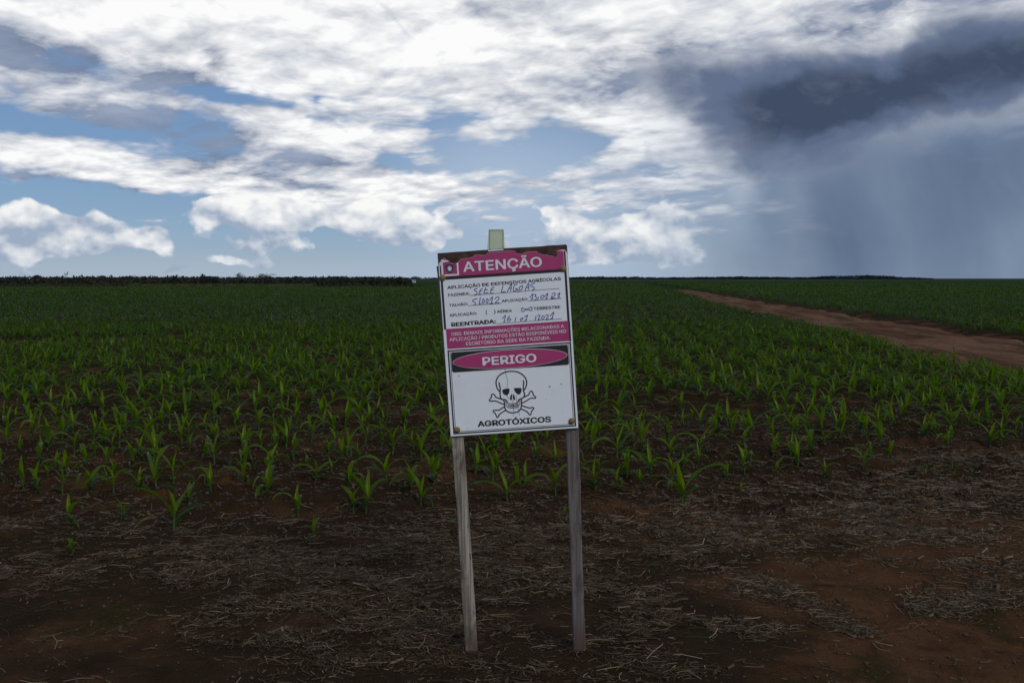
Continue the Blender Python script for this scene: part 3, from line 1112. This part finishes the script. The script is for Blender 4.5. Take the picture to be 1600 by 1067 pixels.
# danger box
bx0, bx1 = 0.5 * (C(7, 172, 270)[0] + C(7, 205, 1010)[0]), 0.5 * (C(7, 1238, 190)[0] + C(7, 1305, 935)[0])
bz1, bz0 = 0.5 * (C(7, 172, 270)[1] + C(7, 1235, 190)[1]), 0.5 * (C(7, 205, 1010)[1] + C(7, 1305, 935)[1])
frame_rect('border_frame', bx0, bx1, bz0, bz1, 0.0055, m_blk, 2)
frame_rect('border_frame', bx0 + 0.0085, bx1 - 0.0085, bz0 + 0.0085, bz1 - 0.0085, 0.0022, m_blk, 2)


def rounded(x0, x1, y0, y1, r, n=6):
    P = []
    for (cx, cy, a0) in ((x1 - r, y0 + r, -90), (x1 - r, y1 - r, 0), (x0 + r, y1 - r, 90), (x0 + r, y0 + r, 180)):
        for k in range(n + 1):
            a = R(a0 + 90 * k / n)
            P.append((cx + r * math.cos(a), cy + r * math.sin(a)))
    return P


pl = [C(7, 197, 290), C(7, 1222, 215), C(7, 205, 462), C(7, 1222, 392)]
px0, px1 = bx0 + 0.0125, bx1 - 0.0125
pz1, pz0 = 0.5 * (pl[0][1] + pl[1][1]), 0.5 * (pl[2][1] + pl[3][1])
sheet('danger_plate', rounded(px0, px1, pz0, pz1, 0.008), m_blk, 3)
ecx, ecz = 0.5 * (px0 + px1), 0.5 * (pz0 + pz1)
erx, erz = (px1 - px0) / 2 - 0.0045, (pz1 - pz0) / 2 - 0.0022
ell = lambda k, n=48: [(ecx + (erx - k) * math.cos(2 * math.pi * i / n), ecz + (erz - k) * math.sin(2 * math.pi * i / n)) for i in range(n)]
sheet('oval_rim', ell(0), m_let, 4)
sheet('oval', ell(0.0016), m_mag, 5)


# ---- lettering
try:
    SANS = bpy.data.fonts.load(bpy.utils.system_resource('DATAFILES', path='fonts') + '/Inter.woff2')
except Exception:
    SANS = None


def lettering(txt, p0, p1, cap, mat, layer, bold=0.018):
    """one printed line from baseline start p0 to its end p1 (board coordinates), capital height cap"""
    cu_ = bpy.data.curves.new('lettering', 'FONT')
    cu_.body = txt
    cu_.size = 1.0
    if SANS:
        cu_.font = SANS
    cu_.resolution_u = 3
    to = bpy.data.objects.new('lettering', cu_)
    COL.objects.link(to)
    bpy.context.view_layer.update()
    me = bpy.data.meshes.new_from_object(to.evaluated_get(bpy.context.evaluated_depsgraph_get()))
    bpy.data.objects.remove(to, do_unlink=True)
    n = len(me.vertices)
    co = np.empty(n * 3, np.float32)
    me.vertices.foreach_get('co', co)
    co = co.reshape(-1, 3)
    x0, x1 = co[:, 0].min(), co[:, 0].max()
    sx = math.hypot(p1[0] - p0[0], p1[1] - p0[1]) / (x1 - x0)
    sy = cap / (0.645 if SANS else 0.729)
    a = math.atan2(p1[1] - p0[1], p1[0] - p0[0])
    # bold weight: copies of the glyphs shifted by the extra stem width, each on its own film layer
    tri = []
    me.calc_loop_triangles()
    for t in me.loop_triangles:
        tri.append(tuple(t.vertices))
    tri = np.array(tri)
    VV, FF = [], []
    for k in range(9 if bold > 0 else 1):
        ox, oy = (0, 0) if k == 0 else (bold * math.cos(k * math.pi / 4), 0.75 * bold * math.sin(k * math.pi / 4))
        u, v = (co[:, 0] - x0 + ox) * sx, (co[:, 1] + oy) * sy
        xy = np.stack([p0[0] + u * math.cos(a) - v * math.sin(a), np.zeros(n), p0[1] + u * math.sin(a) + v * math.cos(a)], -1)
        tv = xy[tri.ravel()]
        # the font's contours overlap: every triangle gets a depth of its own so that no two are coplanar
        tv[:, 1] = -0.0006 * layer - 0.00006 * k - np.repeat((np.arange(len(tri)) % 37) * 1.5e-6, 3)
        VV.append(tv)
        FF.append(np.arange(len(tv)).reshape(-1, 3) + len(tv) * k)
    me = mesh_np('lettering', np.concatenate(VV), np.concatenate(FF), mat)
    me.name = 'lettering'
    return obj('lettering', me, board)


def px(v): return v * KM


lettering('ATENÇÃO', C(1, 628, 665), C(2, 775, 556), px(18.6), m_let, 3.5, 0.018)
lettering('APLICAÇÃO DE DEFENSIVOS AGRÍCOLAS', C(1, 290, 1026), C(2, 1172, 838), px(5.9), m_blk, 2.5, 0.024)
lettering('FAZENDA:', C(3, 145, 312), C(3, 588, 275), px(5.2), m_blk, 2.5, 0.022)
lettering('TALHÃO:', C(3, 163, 522), C(3, 552, 490), px(5.0), m_blk, 2.5, 0.022)
lettering('APLICAÇÃO', C(3, 1258, 432), C(4, 455, 392), px(4.9), m_blk, 2.5, 0.022)
lettering('APLICAÇÃO:', C(3, 172, 729), C(3, 735, 685), px(5.0), m_blk, 2.5, 0.022)
lettering('AÉREA', C(3, 1158, 652), C(4, 132, 630), px(5.0), m_blk, 2.5, 0.022)
lettering('TERRESTRE', C(4, 585, 592), C(4, 1136, 556), px(5.4), m_blk, 2.5, 0.022)
lettering('REENTRADA:', C(3, 213, 937), C(3, 1128, 864), px(7.4), m_blk, 2.5, 0.036)
lettering('OBS: DEMAIS INFORMAÇÕES RELACIONADAS A', C(7, 200, 138), C(7, 1186, 66), px(6.3), m_let, 4, 0.008)
lettering('APLICAÇÃO / PRODUTOS ESTÃO DISPONÍVEIS NO', C(7, 184, 186), C(7, 1204, 110), px(6.3), m_let, 4, 0.008)
lettering('ESCRITÓRIO DA SEDE DA FAZENDA.', C(7, 328, 222), C(7, 1068, 168), px(6.3), m_let, 4, 0.008)
lettering('PERIGO', C(7, 477, 398), C(7, 942, 364), px(15.6), m_let, 6, 0.022)
lettering('AGROTÓXICOS', C(7, 432, 940), C(7, 1072, 896), px(10.6), m_blk, 2.5, 0.034)


# ---- strokes (rules, handwriting, drawing)
def spline(pts, closed=False, n=5):
    p = [np.array(q, float) for q in pts]
    N = len(p)
    out = []
    rngi = range(N if closed else N - 1)
    for i in rngi:
        p0 = p[(i - 1) % N] if (closed or i > 0) else 2 * p[0] - p[1]
        p1, p2 = p[i], p[(i + 1) % N]
        p3 = p[(i + 2) % N] if (closed or i + 2 < N) else 2 * p[-1] - p[-2]
        for k in range(n):
            t = k / n
            out.append(0.5 * (2 * p1 + (p2 - p0) * t + (2 * p0 - 5 * p1 + 4 * p2 - p3) * t * t + (3 * p1 - p0 - 3 * p2 + p3) * t ** 3))
    if not closed:
        out.append(p[-1])
    return np.array(out)


def strokes(name, lines, w, mat, layer, curve=True, closed=()):
    V, F = [], []
    yy = -0.0006 * layer
    for li, ln in enumerate(lines):
        cl = li in closed
        q = spline(ln, cl) if curve and len(ln) > 2 else np.array(ln, float)
        m = len(q)
        t = np.zeros_like(q)
        if cl:
            t = np.roll(q, -1, 0) - np.roll(q, 1, 0)
        else:
            t[1:-1] = q[2:] - q[:-2]
            t[0], t[-1] = q[1] - q[0], q[-1] - q[-2]
        t /= np.maximum(np.linalg.norm(t, axis=1), 1e-9)[:, None]
        nn = np.stack([-t[:, 1], t[:, 0]], -1) * w * 0.5
        o = len(V)
        lay = yy - 0.00001 * li
        for k in range(m):
            a, b_ = q[k] + nn[k], q[k] - nn[k]
            V.append((a[0], lay, a[1]))
            V.append((b_[0], lay, b_[1]))
        for k in range(m if cl else m - 1):
            j = (k + 1) % m
            F.append((o + 2 * k, o + 2 * k + 1, o + 2 * j + 1, o + 2 * j))
    me = bpy.data.meshes.new(name)
    me.from_pydata(V, [], F)
    me.update()
    me.materials.append(mat)
    return obj(name, me, board)


def CC(n, pts):
    return [C(n, *p) for p in pts]


for a, b_ in (((3, 590, 293), (4, 1115, 145)), ((3, 557, 502), (3, 1258, 455)), ((4, 465, 408), (4, 1165, 352)), ((3, 1140, 880), (4, 1170, 776))):
    strokes('fill_line', [[C(*a), C(*b_)]], px(0.8), m_blk, 2.3, False)
strokes('bracket', [CC(3, [(945, 598), (928, 640), (943, 690)]), CC(3, [(1100, 588), (1118, 630), (1103, 676)]),
                    CC(4, [(348, 540), (330, 585), (350, 632)]), CC(4, [(535, 525), (552, 568), (538, 612)])], px(1.2), m_blk, 2.4)
hand = {
    'SEtE': (3, [[(750, 150), (700, 155), (690, 182), (735, 215), (740, 250), (720, 270), (685, 276)],
                 [(858, 145), (815, 172), (792, 220), (782, 265), (832, 258)], [(800, 208), (846, 196)],
                 [(925, 130), (900, 190), (885, 243), (930, 240), (978, 228)], [(888, 182), (966, 165)],
                 [(1105, 118), (1060, 130), (1030, 180), (1024, 230), (1050, 250), (1088, 240)], [(1030, 182), (1086, 172)],
                 [(1282, 90), (1266, 150), (1248, 216), (1334, 210)]]),
    'AGOAS': (4, [[(35, 216), (75, 135), (112, 60), (126, 66), (118, 130), (105, 202)], [(62, 152), (122, 140)],
                  [(236, 60), (190, 75), (166, 130), (164, 185), (200, 200), (238, 152), (204, 152)], [(236, 152), (272, 226)],
                  [(332, 90), (292, 120), (282, 170), (310, 186), (346, 140), (356, 96), (332, 90)],
                  [(404, 192), (430, 120), (462, 55), (482, 62), (476, 172)], [(424, 132), (478, 116)],
                  [(608, 40), (545, 55), (522, 90), (590, 125), (592, 160), (545, 186)]]),
    'SL0012': (3, [[(747, 364), (690, 366), (645, 400), (690, 430), (712, 460), (690, 490), (650, 490)],
                   [(812, 330), (800, 390), (785, 466), (832, 455)],
                   [(866, 368), (850, 410), (856, 455), (880, 450), (892, 400), (882, 366), (866, 368)],
                   [(946, 360), (930, 400), (936, 450), (960, 445), (972, 395), (962, 360), (946, 360)],
                   [(1002, 400), (1062, 318), (1040, 460)], [(988, 466), (1082, 450)],
                   [(1110, 365), (1150, 325), (1196, 330), (1180, 380), (1120, 450), (1202, 445)]]),
    'date': (4, [[(498, 340), (572, 254), (545, 370)], [(518, 374), (578, 365)], [(600, 272), (632, 270), (615, 310), (642, 332), (625, 380), (590, 390)],
                 [(687, 318), (664, 388)], [(766, 290), (736, 310), (736, 352), (770, 350), (802, 310), (792, 285), (766, 290)],
                 [(820, 310), (877, 244), (850, 352)], [(820, 360), (878, 350)], [(966, 285), (940, 378)],
                 [(962, 262), (1010, 240), (1032, 262), (1000, 310), (952, 350), (1038, 345)], [(1075, 290), (1127, 234), (1100, 330)],
                 [(1070, 337), (1132, 325)]]),
    'reentry': (4, [[(-68, 775), (-2, 703), (-32, 836)], [(-52, 842), (2, 832)], [(88, 708), (45, 770), (35, 815), (70, 830), (106, 790), (85, 768), (50, 790)],
                    [(216, 745), (194, 836)], [(346, 750), (312, 780), (310, 812), (345, 800), (362, 765), (346, 750)],
                    [(390, 740), (457, 700), (420, 805)], [(388, 818), (445, 800)], [(636, 710), (618, 806)], [(588, 776), (598, 774)],
                    [(665, 712), (700, 694), (716, 720), (670, 792), (727, 785)], [(772, 714), (752, 750), (760, 786), (795, 770), (806, 726), (772, 714)],
                    [(830, 712), (866, 690), (886, 715), (840, 787), (902, 775)], [(925, 722), (1002, 634), (960, 776)], [(922, 778), (988, 765)]]),
    'mark': (4, [[(345, 555), (440, 580), (545, 606)], [(352, 632), (440, 580), (536, 524)]]),
}
for k, (n, ls) in hand.items():
    for i, l in enumerate(ls):
        strokes('pen_stroke', [CC(n, l)], px(1.25), m_ink, 2.8 + 0.03 * i)

S5 = lambda pts: CC(5, pts)
skull = [
    S5([(330, 450), (290, 400), (268, 320), (275, 250), (310, 190), (370, 145), (440, 118), (530, 108), (610, 115), (680, 145), (740, 195), (775, 265), (776, 330), (757, 390), (735, 426)]),
    S5([(318, 290), (320, 330), (337, 390), (335, 450), (335, 510), (345, 555), (380, 580), (425, 585), (450, 618), (460, 645)]),
    S5([(722, 258), (730, 310), (722, 370), (725, 430), (742, 480), (740, 520), (705, 560), (655, 580), (637, 610), (633, 632)]),
    S5([(395, 590), (410, 650), (415, 720), (440, 770), (500, 800), (560, 803), (620, 790), (665, 760), (690, 700), (690, 640), (692, 570)]),
]
strokes('skull_outline', skull, px(2.0), m_blk, 2.6)
strokes('jaw_line', [S5([(425, 595), (435, 650), (450, 700), (480, 722), (540, 730), (600, 722), (645, 695), (660, 640), (667, 580)]),
                     S5([(460, 645), (540, 652), (635, 632)]), S5([(455, 680), (540, 692), (650, 672)])] +
        [S5([(x, 648 - (x - 540) * 0.05), (x + 2, 722 - abs(x - 545) * 0.15)]) for x in range(480, 632, 21)], px(0.9), m_blk, 2.7)
bones = [
    S5([(385, 585), (320, 562), (262, 540), (240, 505), (207, 490), (188, 515), (188, 550), (155, 588), (170, 608), (222, 604), (255, 605), (330, 635), (400, 665)]),
    S5([(405, 705), (360, 732), (310, 760), (235, 762), (218, 785), (245, 806), (265, 840), (282, 880), (302, 876), (325, 830), (380, 790), (430, 760)]),
    S5([(705, 557), (760, 530), (812, 500), (835, 450), (860, 442), (880, 460), (890, 505), (926, 535), (915, 562), (850, 560), (780, 600), (700, 645)]),
    S5([(690, 680), (750, 702), (820, 722), (885, 714), (895, 738), (860, 780), (850, 830), (825, 836), (790, 790), (740, 762), (680, 738)])]
strokes('crossbones', bones, px(1.9), m_blk, 2.5)
fillp = lambda pts: [tuple(q) for q in spline(S5(pts), True, 4)]
sheet('eye_socket', fillp([(380, 415), (420, 402), (480, 394), (493, 420), (485, 470), (455, 508), (420, 506), (385, 480), (372, 445)]), m_blk, 2.2)
sheet('eye_socket', fillp([(575, 390), (630, 386), (685, 390), (693, 430), (675, 480), (640, 498), (605, 475), (575, 432), (567, 405)]), m_blk, 2.2)
sheet('nose_hole', fillp([(534, 490), (511, 512), (500, 560), (510, 592), (532, 580)]), m_blk, 2.2)
sheet('nose_hole', fillp([(549, 490), (575, 520), (586, 575), (570, 590), (552, 578)]), m_blk, 2.2)
strokes('scratch', [S5([(415, 55), (430, 150), (462, 275), (448, 385)]), S5([(450, 510), (462, 545), (495, 572)]), S5([(545, 590), (560, 700), (560, 860)]),
                    S5([(600, 500), (612, 620), (640, 730), (658, 850)])], px(0.55), m_scr, 2.9, False)
for (qx_, qy_, rr) in ((265, 490, 1.6), (1060, 585, 2.2), (1162, 562, 1.6), (1030, 698, .8), (390, 870, .8), (340, 955, .9), (1180, 815, .7)):
    c = C(7, qx_, qy_)
    sheet('chip', [(c[0] + px(rr) * math.cos(a) * random.uniform(.5, 1.3), c[1] + px(rr) * .6 * math.sin(a) * random.uniform(.5, 1.2))
                   for a in np.linspace(0, 5.6, 7)], m_scr, 1.9)

# emblem square in the header
ex0, ex1 = C(1, 165, 620)[0], C(1, 522, 620)[0]
ez0, ez1 = C(1, 360, 752)[1], C(1, 330, 470)[1]
t_ = px(2.6)
sheet('emblem_frame', [(ex0, ez0), (ex1, ez0), (ex1, ez1 - 0.003), (ex1 - t_, ez1 - 0.006), (ex1 - t_, ez0 + t_), (ex0 + t_, ez0 + t_),
                       (ex0 + t_, ez1), (ex0, ez1 + 0.004)], m_let, 3)
sheet('emblem_frame', [TORN[2], TORN[6], (TORN[6][0], TORN[6][1] - 0.003), (TORN[2][0] + .002, TORN[2][1] - .012)][::-1], m_let, 3.4)
ec = C(1, 335, 600)
sh = lambda s: [(ec[0] + s * a, ec[1] + s * b_) for a, b_ in [(-.016, .015), (-.006, .017), (.006, .017), (.016, .014), (.0155, 0), (.010, -.012), (0, -.019), (-.010, -.013), (-.0155, 0)]]
sheet('emblem_shield', [tuple(q) for q in spline(sh(.95), True, 4)], m_navy, 3)
sheet('emblem_glow', [(ec[0] + .0088 * math.cos(a), ec[1] + .0105 * math.sin(a)) for a in np.linspace(0, 6.0, 20)], m_pale, 4)
sheet('emblem_glow', [(ec[0] + .0052 * math.cos(a), ec[1] - .001 + .0066 * math.sin(a)) for a in np.linspace(0, 6.0, 18)], m_let, 5)


# ---- bolts
def bolt(c):
    V, F = [], []
    prof = [(0.0125, -0.0035), (0.0125, -0.0055), (0.0085, -0.0058), (0.0085, -0.0095), (0.0060, -0.0118), (0.0, -0.0122)]
    n = 14
    for (r_, y_) in prof:
        for k in range(n):
            a = 2 * math.pi * k / n
            rr = r_ * (1.0 if r_ > 0.01 else (1.0 + 0.06 * math.cos(6 * a)))
            V.append((c[0] + rr * math.cos(a) + random.uniform(-.0002, .0002), y_, c[1] + rr * math.sin(a)))
    for i in range(len(prof) - 1):
        for k in range(n):
            F.append((i * n + k, (i + 1) * n + k, (i + 1) * n + (k + 1) % n, i * n + (k + 1) % n))
    me = bpy.data.meshes.new('bolt')
    me.from_pydata(V, [], F)
    me.update()
    me.materials.append(m_brass)
    obj('bolt', me, board)


for c in (C(1, 190, 792), C(2, 1226, 602), C(7, 245, 967), C(7, 1256, 890)):
    bolt(c)


# ---- posts
def post(pts, mat, w=0.050, d=0.034, seed=1):
    """pts: (px, py) centre line in the photograph from top to foot"""
    r = np.random.default_rng(seed)
    n = 40
    P = [np.array(wxz(*q)) for q in pts]
    cl = spline(P, False, n // (len(P) - 1))
    m = len(cl)
    V, F = [], []
    ring = [(-1, -1), (-.78, -1.0), (0, -1.03), (.78, -1.0), (1, -1), (1, -.7), (1, .7), (.8, 1), (-.8, 1), (-1, .7), (-1, -.7)]
    ring = [(-.94, -.80), (-.80, -.97), (0, -1.0), (.80, -.97), (.94, -.80), (.97, 0), (.94, .8), (.8, .95), (-.8, .95), (-.94, .8), (-.97, 0)]
    k = len(ring)
    for i in range(m):
        ww = w / 2 * (1 + 0.03 * math.sin(i * .37 + seed) + r.normal(0, .008))
        for j, (a, b_) in enumerate(ring):
            V.append((cl[i][0] + a * ww + r.normal(0, .0004), 0.0 + b_ * d / 2 + r.normal(0, .0004), cl[i][1]))
    for i in range(m - 1):
        for j in range(k):
            F.append((i * k + j, (i + 1) * k + j, (i + 1) * k + (j + 1) % k, i * k + (j + 1) % k))
    F.append(tuple(range(k)))
    F.append(tuple((m - 1) * k + j for j in range(k - 1, -1, -1)))
    me = bpy.data.meshes.new('post')
    me.from_pydata(V, [], F)
    me.update()
    me.materials.append(mat)
    o = obj('post', me, sign)
    return o


p1 = post([(691.5, 416), (703, 560), (714.5, 690), (726, 850), (736.5, 1022), (739.5, 1065)], m_w1, 0.0495, 0.034, 3)
p1['label'] = 'pale weathered left post'
p2 = post([(873, 396), (884, 540), (894.5, 680), (900.5, 850), (906.5, 1026), (908, 1070)], m_w2, 0.0510, 0.034, 8)
p2['label'] = 'dark grey right post'

# ---- plastic holder that sticks up behind the board
hold = obj('plastic_holder', None, sign)
bpy.data.objects.remove(hold, do_unlink=True)
h0 = C(6, 455, 262); h1 = C(6, 905, 262); h2 = C(6, 905, 900); h3 = C(6, 455, 900)
hx = [h0[0], h1[0]]
zt, zb = wxz(775, 358.5)[1], wxz(775, 405)[1]
xa, xb = wxz(763.5, 370)[0], wxz(786.8, 370)[0]
xs = wxz(757.5, 391)[0]


def boxmesh(name, x0, x1, y0, y1, z0, z1, mat, parent, skew=0.0):
    V = [(x0 - skew, y0, z0), (x1 + skew, y0, z0), (x1 + skew, y1, z0), (x0 - skew, y1, z0), (x0, y0, z1), (x1, y0, z1), (x1, y1, z1), (x0, y1, z1)]
    F = [(0, 1, 5, 4), (1, 2, 6, 5), (2, 3, 7, 6), (3, 0, 4, 7), (4, 5, 6, 7), (3, 2, 1, 0)]
    me = bpy.data.meshes.new(name)
    me.from_pydata(V, [], F)
    me.update()
    me.materials.append(mat)
    return obj(name, me, parent)


hold = boxmesh('plastic_holder', xa + 0.003, xb - 0.003, -0.012, -0.010, zb, zt - 0.002, m_plas, sign)
hold['label'] = 'yellowed clear plastic sleeve sticking up behind the board'
m_rib = paint('plastic_rib', (0.24, 0.22, 0.07), 0.3, 0.4, 40)
boxmesh('rib', xa, xa + 0.0032, -0.0135, 0.004, zb, zt, m_rib, hold)
boxmesh('rib', xb - 0.0032, xb, -0.0135, 0.004, zb, zt, m_rib, hold)
boxmesh('rib', xa + 0.0034, xb - 0.0034, -0.0130, 0.003, zt - 0.0028, zt - 0.0004, m_rib, hold)
m_thin = m_plas.copy()
m_thin.name = 'thin_film'
for nd in m_thin.node_tree.nodes:
    if nd.type == 'MIX_SHADER' and abs(nd.inputs[0].default_value - 0.55) < 1e-4:
        nd.inputs[0].default_value = 0.85
boxmesh('back_sheet', xa - 0.001, xb + 0.001, 0.005, 0.0062, zb - 0.02, zt - 0.004, m_thin, hold, 0.012)
clip = poly_prism('clip', [C(6, 440, 905), C(6, 905, 868), C(6, 905, 905), C(6, 445, 945)][::-1], -0.0040, 0.0002, m_let, board)

# ------------------------------------------------------------------ scrub, trees and far woodland
def leaf_mat(name, c0, c1, tr=0.15):
    m, b = material(name)
    t = attr('tone')
    setc(b, 'Base Color', mixc(t, c0, c1))
    setc(b, 'Roughness', 0.8)
    setc(b, 'Specular IOR Level', 0.15)
    return m


m_scrub = leaf_mat('scrub_leaf', (0.020, 0.019, 0.018), (0.050, 0.056, 0.022))
m_wood_far = leaf_mat('woodland_leaf', (0.010, 0.015, 0.018), (0.018, 0.026, 0.026))
m_bark = paint('bark', (0.030, 0.024, 0.022), 0.9, 0.4, 3)


def clumps(cx, cy, h, w, nq, q, tone0, tone1, seed, low=0.0):
    """bushes at (cx,cy): nq leaf clumps (crossed quads) each, uneven dome of height h and half-width w"""
    r = np.random.default_rng(seed)
    N = len(cx)
    M = N * nq
    u = r.random(M)
    ph = r.uniform(0, 6.28, M)
    zz = low + (1 - low) * r.random(M) ** 0.8
    rad = np.sqrt(np.clip(1 - (zz * 0.9) ** 2.4, 0.03, 1)) * np.sqrt(u)
    H, Wd = np.repeat(h, nq), np.repeat(w, nq)
    c = np.stack([np.repeat(cx, nq) + rad * np.cos(ph) * Wd, np.repeat(cy, nq) + rad * np.sin(ph) * Wd, zz * H * r.uniform(.85, 1.12, M)], -1)
    n1 = r.normal(0, 1, (M, 3)); n1 /= np.linalg.norm(n1, axis=1)[:, None]
    n2 = np.cross(n1, r.normal(0, 1, (M, 3))); n2 /= np.linalg.norm(n2, axis=1)[:, None]
    s = np.repeat(q, nq)[:, None] * r.uniform(0.5, 1.2, (M, 1))
    V = np.stack([c - n1 * s, c + n2 * s * .7, c + n1 * s, c - n2 * s * .7], 1).reshape(-1, 3)
    F = np.arange(M * 4).reshape(-1, 4)
    tb = np.repeat(r.uniform(tone0, tone1, N), nq)
    return V, F, np.repeat(np.clip(tb + r.uniform(-.2, .2, M), 0, 1), 4)


def stuff_mass(name, parts, mat, label, category):
    VV, FF, TT, o = [], [], [], 0
    for V, F, T in parts:
        VV.append(V); FF.append(F + o); TT.append(T)
        o += len(V)
    return obj(name, mesh_np(name, np.concatenate(VV), np.concatenate(FF), mat, {'tone': np.concatenate(TT)}),
               kind='stuff', label=label, category=category)


r = np.random.default_rng(5)
n = 1500
ya = r.uniform(158, 205, n)
ul = r.uniform(-0.62, -0.105, n)
hh = r.uniform(1.0, 1.75, n) + 0.25 * fbm(ul * 60, ya * 0.05, 3, 4)
parts = [clumps(ul * ya, ya, hh * (ya / 175) ** 0.25, r.uniform(.8, 1.7, n), 46, r.uniform(.14, .30, n), 0.0, 0.55, 6)]
n = 330                                    # greener low bushes along the field edge
ul = np.concatenate([r.uniform(-0.60, -0.37, 240), r.uniform(-0.36, -0.11, 90)])
ya = r.uniform(153, 157, n)
parts.append(clumps(ul * ya, ya, r.uniform(.35, .75, n), r.uniform(.4, .9, n), 30, r.uniform(.09, .16, n), 0.6, 1.0, 8))
stuff_mass('scrub_thicket', parts, m_scrub, 'dark savanna scrub along the far edge of the field at left', 'scrub')

m_dry = leaf_material('dry_grass', (0.12, 0.13, 0.045), (0.06, 0.075, 0.025), 0.3)
n = 9000
ya = r.uniform(152.5, 158, n); ul = r.uniform(-0.385, -0.20, n)
V, F, nv = leaves(np.stack([ul * ya, ya, np.zeros(n)], -1), r.uniform(0, 6.28, n), r.uniform(.45, .85, n), r.uniform(.03, .07, n), R(1) * r.uniform(60, 88, n),
                  R(1) * r.uniform(5, 50, n), 2, 2, .2, 0., 5)
obj('dry_grass', mesh_np('dry_grass', V, F, m_dry, {'age': np.repeat(r.random(n), nv)}), kind='stuff',
    label='strip of pale dry grass between crop and scrub', category='grass')


def tree(pxx, ytop, dist, wpx, seed, label, leafy=0.3):
    r = np.random.default_rng(seed)
    x = (pxx - 800) / FPX * dist
    h = CAM_H + (435 - ytop) / FPX * dist
    wd = wpx / FPX * dist
    e = obj('savanna_tree', None, None, (x, dist, 0), label=label, category='tree', group='trees standing out of the scrub')
    V, F = [], []
    tips = []

    def limb(p, d, ln, rad, depth):
        q = p + d * ln
        v, f = tube((0, 0, 0), (0, 0, 1), rad, rad * .6, 5, 1)
        z = d / np.linalg.norm(d)
        a = np.cross(z, (0.3, 0.9, 0.1)); a /= np.linalg.norm(a)
        b2 = np.cross(z, a)
        o = len(V)
        for (vx, vy, vz) in v:
            V.append(tuple(p + a * vx + b2 * vy + z * (vz * ln)))
        F.extend([tuple(i + o for i in ff) for ff in f])
        tips.append(q)
        if depth == 0:
            return
        for _ in range(3 if depth > 1 else 4):
            nd = z + r.normal(0, .55, 3) + np.array([0, 0, .25])
            nd /= np.linalg.norm(nd)
            limb(p + d * ln * r.uniform(.6, 1), nd, ln * r.uniform(.5, .75), rad * .55, depth - 1)

    limb(np.array([0, 0, -0.05]), np.array([r.normal(0, .08), 0, 1.0]), h * .42, h * .022, 4)
    V = np.array(V)
    k = np.array([wd / max(np.ptp(V[:, 0]), .1), wd / max(np.ptp(V[:, 1]), .1), h / V[:, 2].max()])
    V = V * k
    tp = np.array(tips) * k
    obj('trunk', mesh_np('trunk', V, np.array(F), m_bark, {}, True), e)
    tp = tp[tp[:, 2] > h * .45]
    m = max(int(len(tp) * leafy), 8)
    c = np.repeat(tp[r.integers(0, len(tp), m)], 3, 0) + r.normal(0, .06 * wd, (m * 3, 3))
    c[:, 2] = np.minimum(c[:, 2], h)
    M = len(c)
    n1 = r.normal(0, 1, (M, 3)); n1 /= np.linalg.norm(n1, axis=1)[:, None]
    n2 = np.cross(n1, r.normal(0, 1, (M, 3))); n2 /= np.linalg.norm(n2, axis=1)[:, None]
    s = r.uniform(.06, .14, (M, 1)) * (dist / 200)
    Vc = np.stack([c - n1 * s, c + n2 * s * .6, c + n1 * s, c - n2 * s * .6], 1).reshape(-1, 3)
    obj('crown', mesh_np('crown', Vc, np.arange(M * 4).reshape(-1, 4), m_scrub, {'tone': np.repeat(r.random(M), 4)}), e)


tree(101, 424, 215, 12, 1, 'thin bare tree rising highest above the scrub at far left', .05)
tree(319, 428, 215, 15, 2, 'leftmost and smallest of three round crowned trees above the scrub', .8)
tree(378, 427, 215, 22, 3, 'middle one of three round crowned trees above the scrub', .8)
tree(416, 428, 215, 26, 4, 'widest, right one of three round crowned trees above the scrub', .8)
tree(508, 434, 168, 10, 5, 'small dark dense tree inside the scrub between trees and sign', 3.0)
tree(58, 430, 215, 14, 6, 'low bushy tree above the scrub left of the thin bare tree', 1.2)
tree(165, 431, 215, 12, 9, 'low bushy tree above the scrub right of the thin bare tree', 1.2)

# far woodland along the horizon
r = np.random.default_rng(15)
n = 900
u = np.concatenate([r.uniform(-0.75, 0.22, 380), r.uniform(0.22, 0.42, 330), r.uniform(0.05, 0.3, 190)])
yd = r.uniform(1500, 2100, n)
ht = np.clip((0.43 - u) / 0.05, 0.25, 1) * (2.6 + 2.6 * np.clip(fbm(u * 40, u * 0 + 3, 3, 8) + .4, 0, 1)) * np.where((u > .3) & (u < .425), 1.35, 1.0)
parts = [clumps(u * yd, yd, ht, r.uniform(6, 16, n), 36, r.uniform(.8, 1.5, n), 0.0, 1.0, 16)]
stuff_mass('distant_woodland', parts, m_wood_far, 'dark line of distant woodland on the horizon', 'woodland')

# small white farm building beyond the scrub
m_bw = paint('limewash', (0.45, 0.44, 0.42), 0.8, 0.3, 1)
m_rf = paint('sheet_roof', (0.35, 0.34, 0.33), 0.5, 0.3, 1)
fx, fy = (646 - 800) / FPX * 330, 330.0
fb = obj('farm_building', None, None, (fx, fy, 0), label='tiny white farm building far off at the end of the scrub', category='building')
boxmesh('wall', -0.8, 0.8, -1, 1, 0, 0.75, m_bw, fb)
me = bpy.data.meshes.new('roof')
me.from_pydata([(-.9, -1.2, .753), (.9, -1.2, .753), (.9, 1.2, .753), (-.9, 1.2, .753), (-.9, 0, 1.0), (.9, 0, 1.0)], [],
               [(0, 1, 5, 4), (2, 3, 4, 5), (0, 4, 3), (1, 2, 5), (3, 2, 1, 0)])
me.update(); me.materials.append(m_rf)
obj('roof', me, fb)
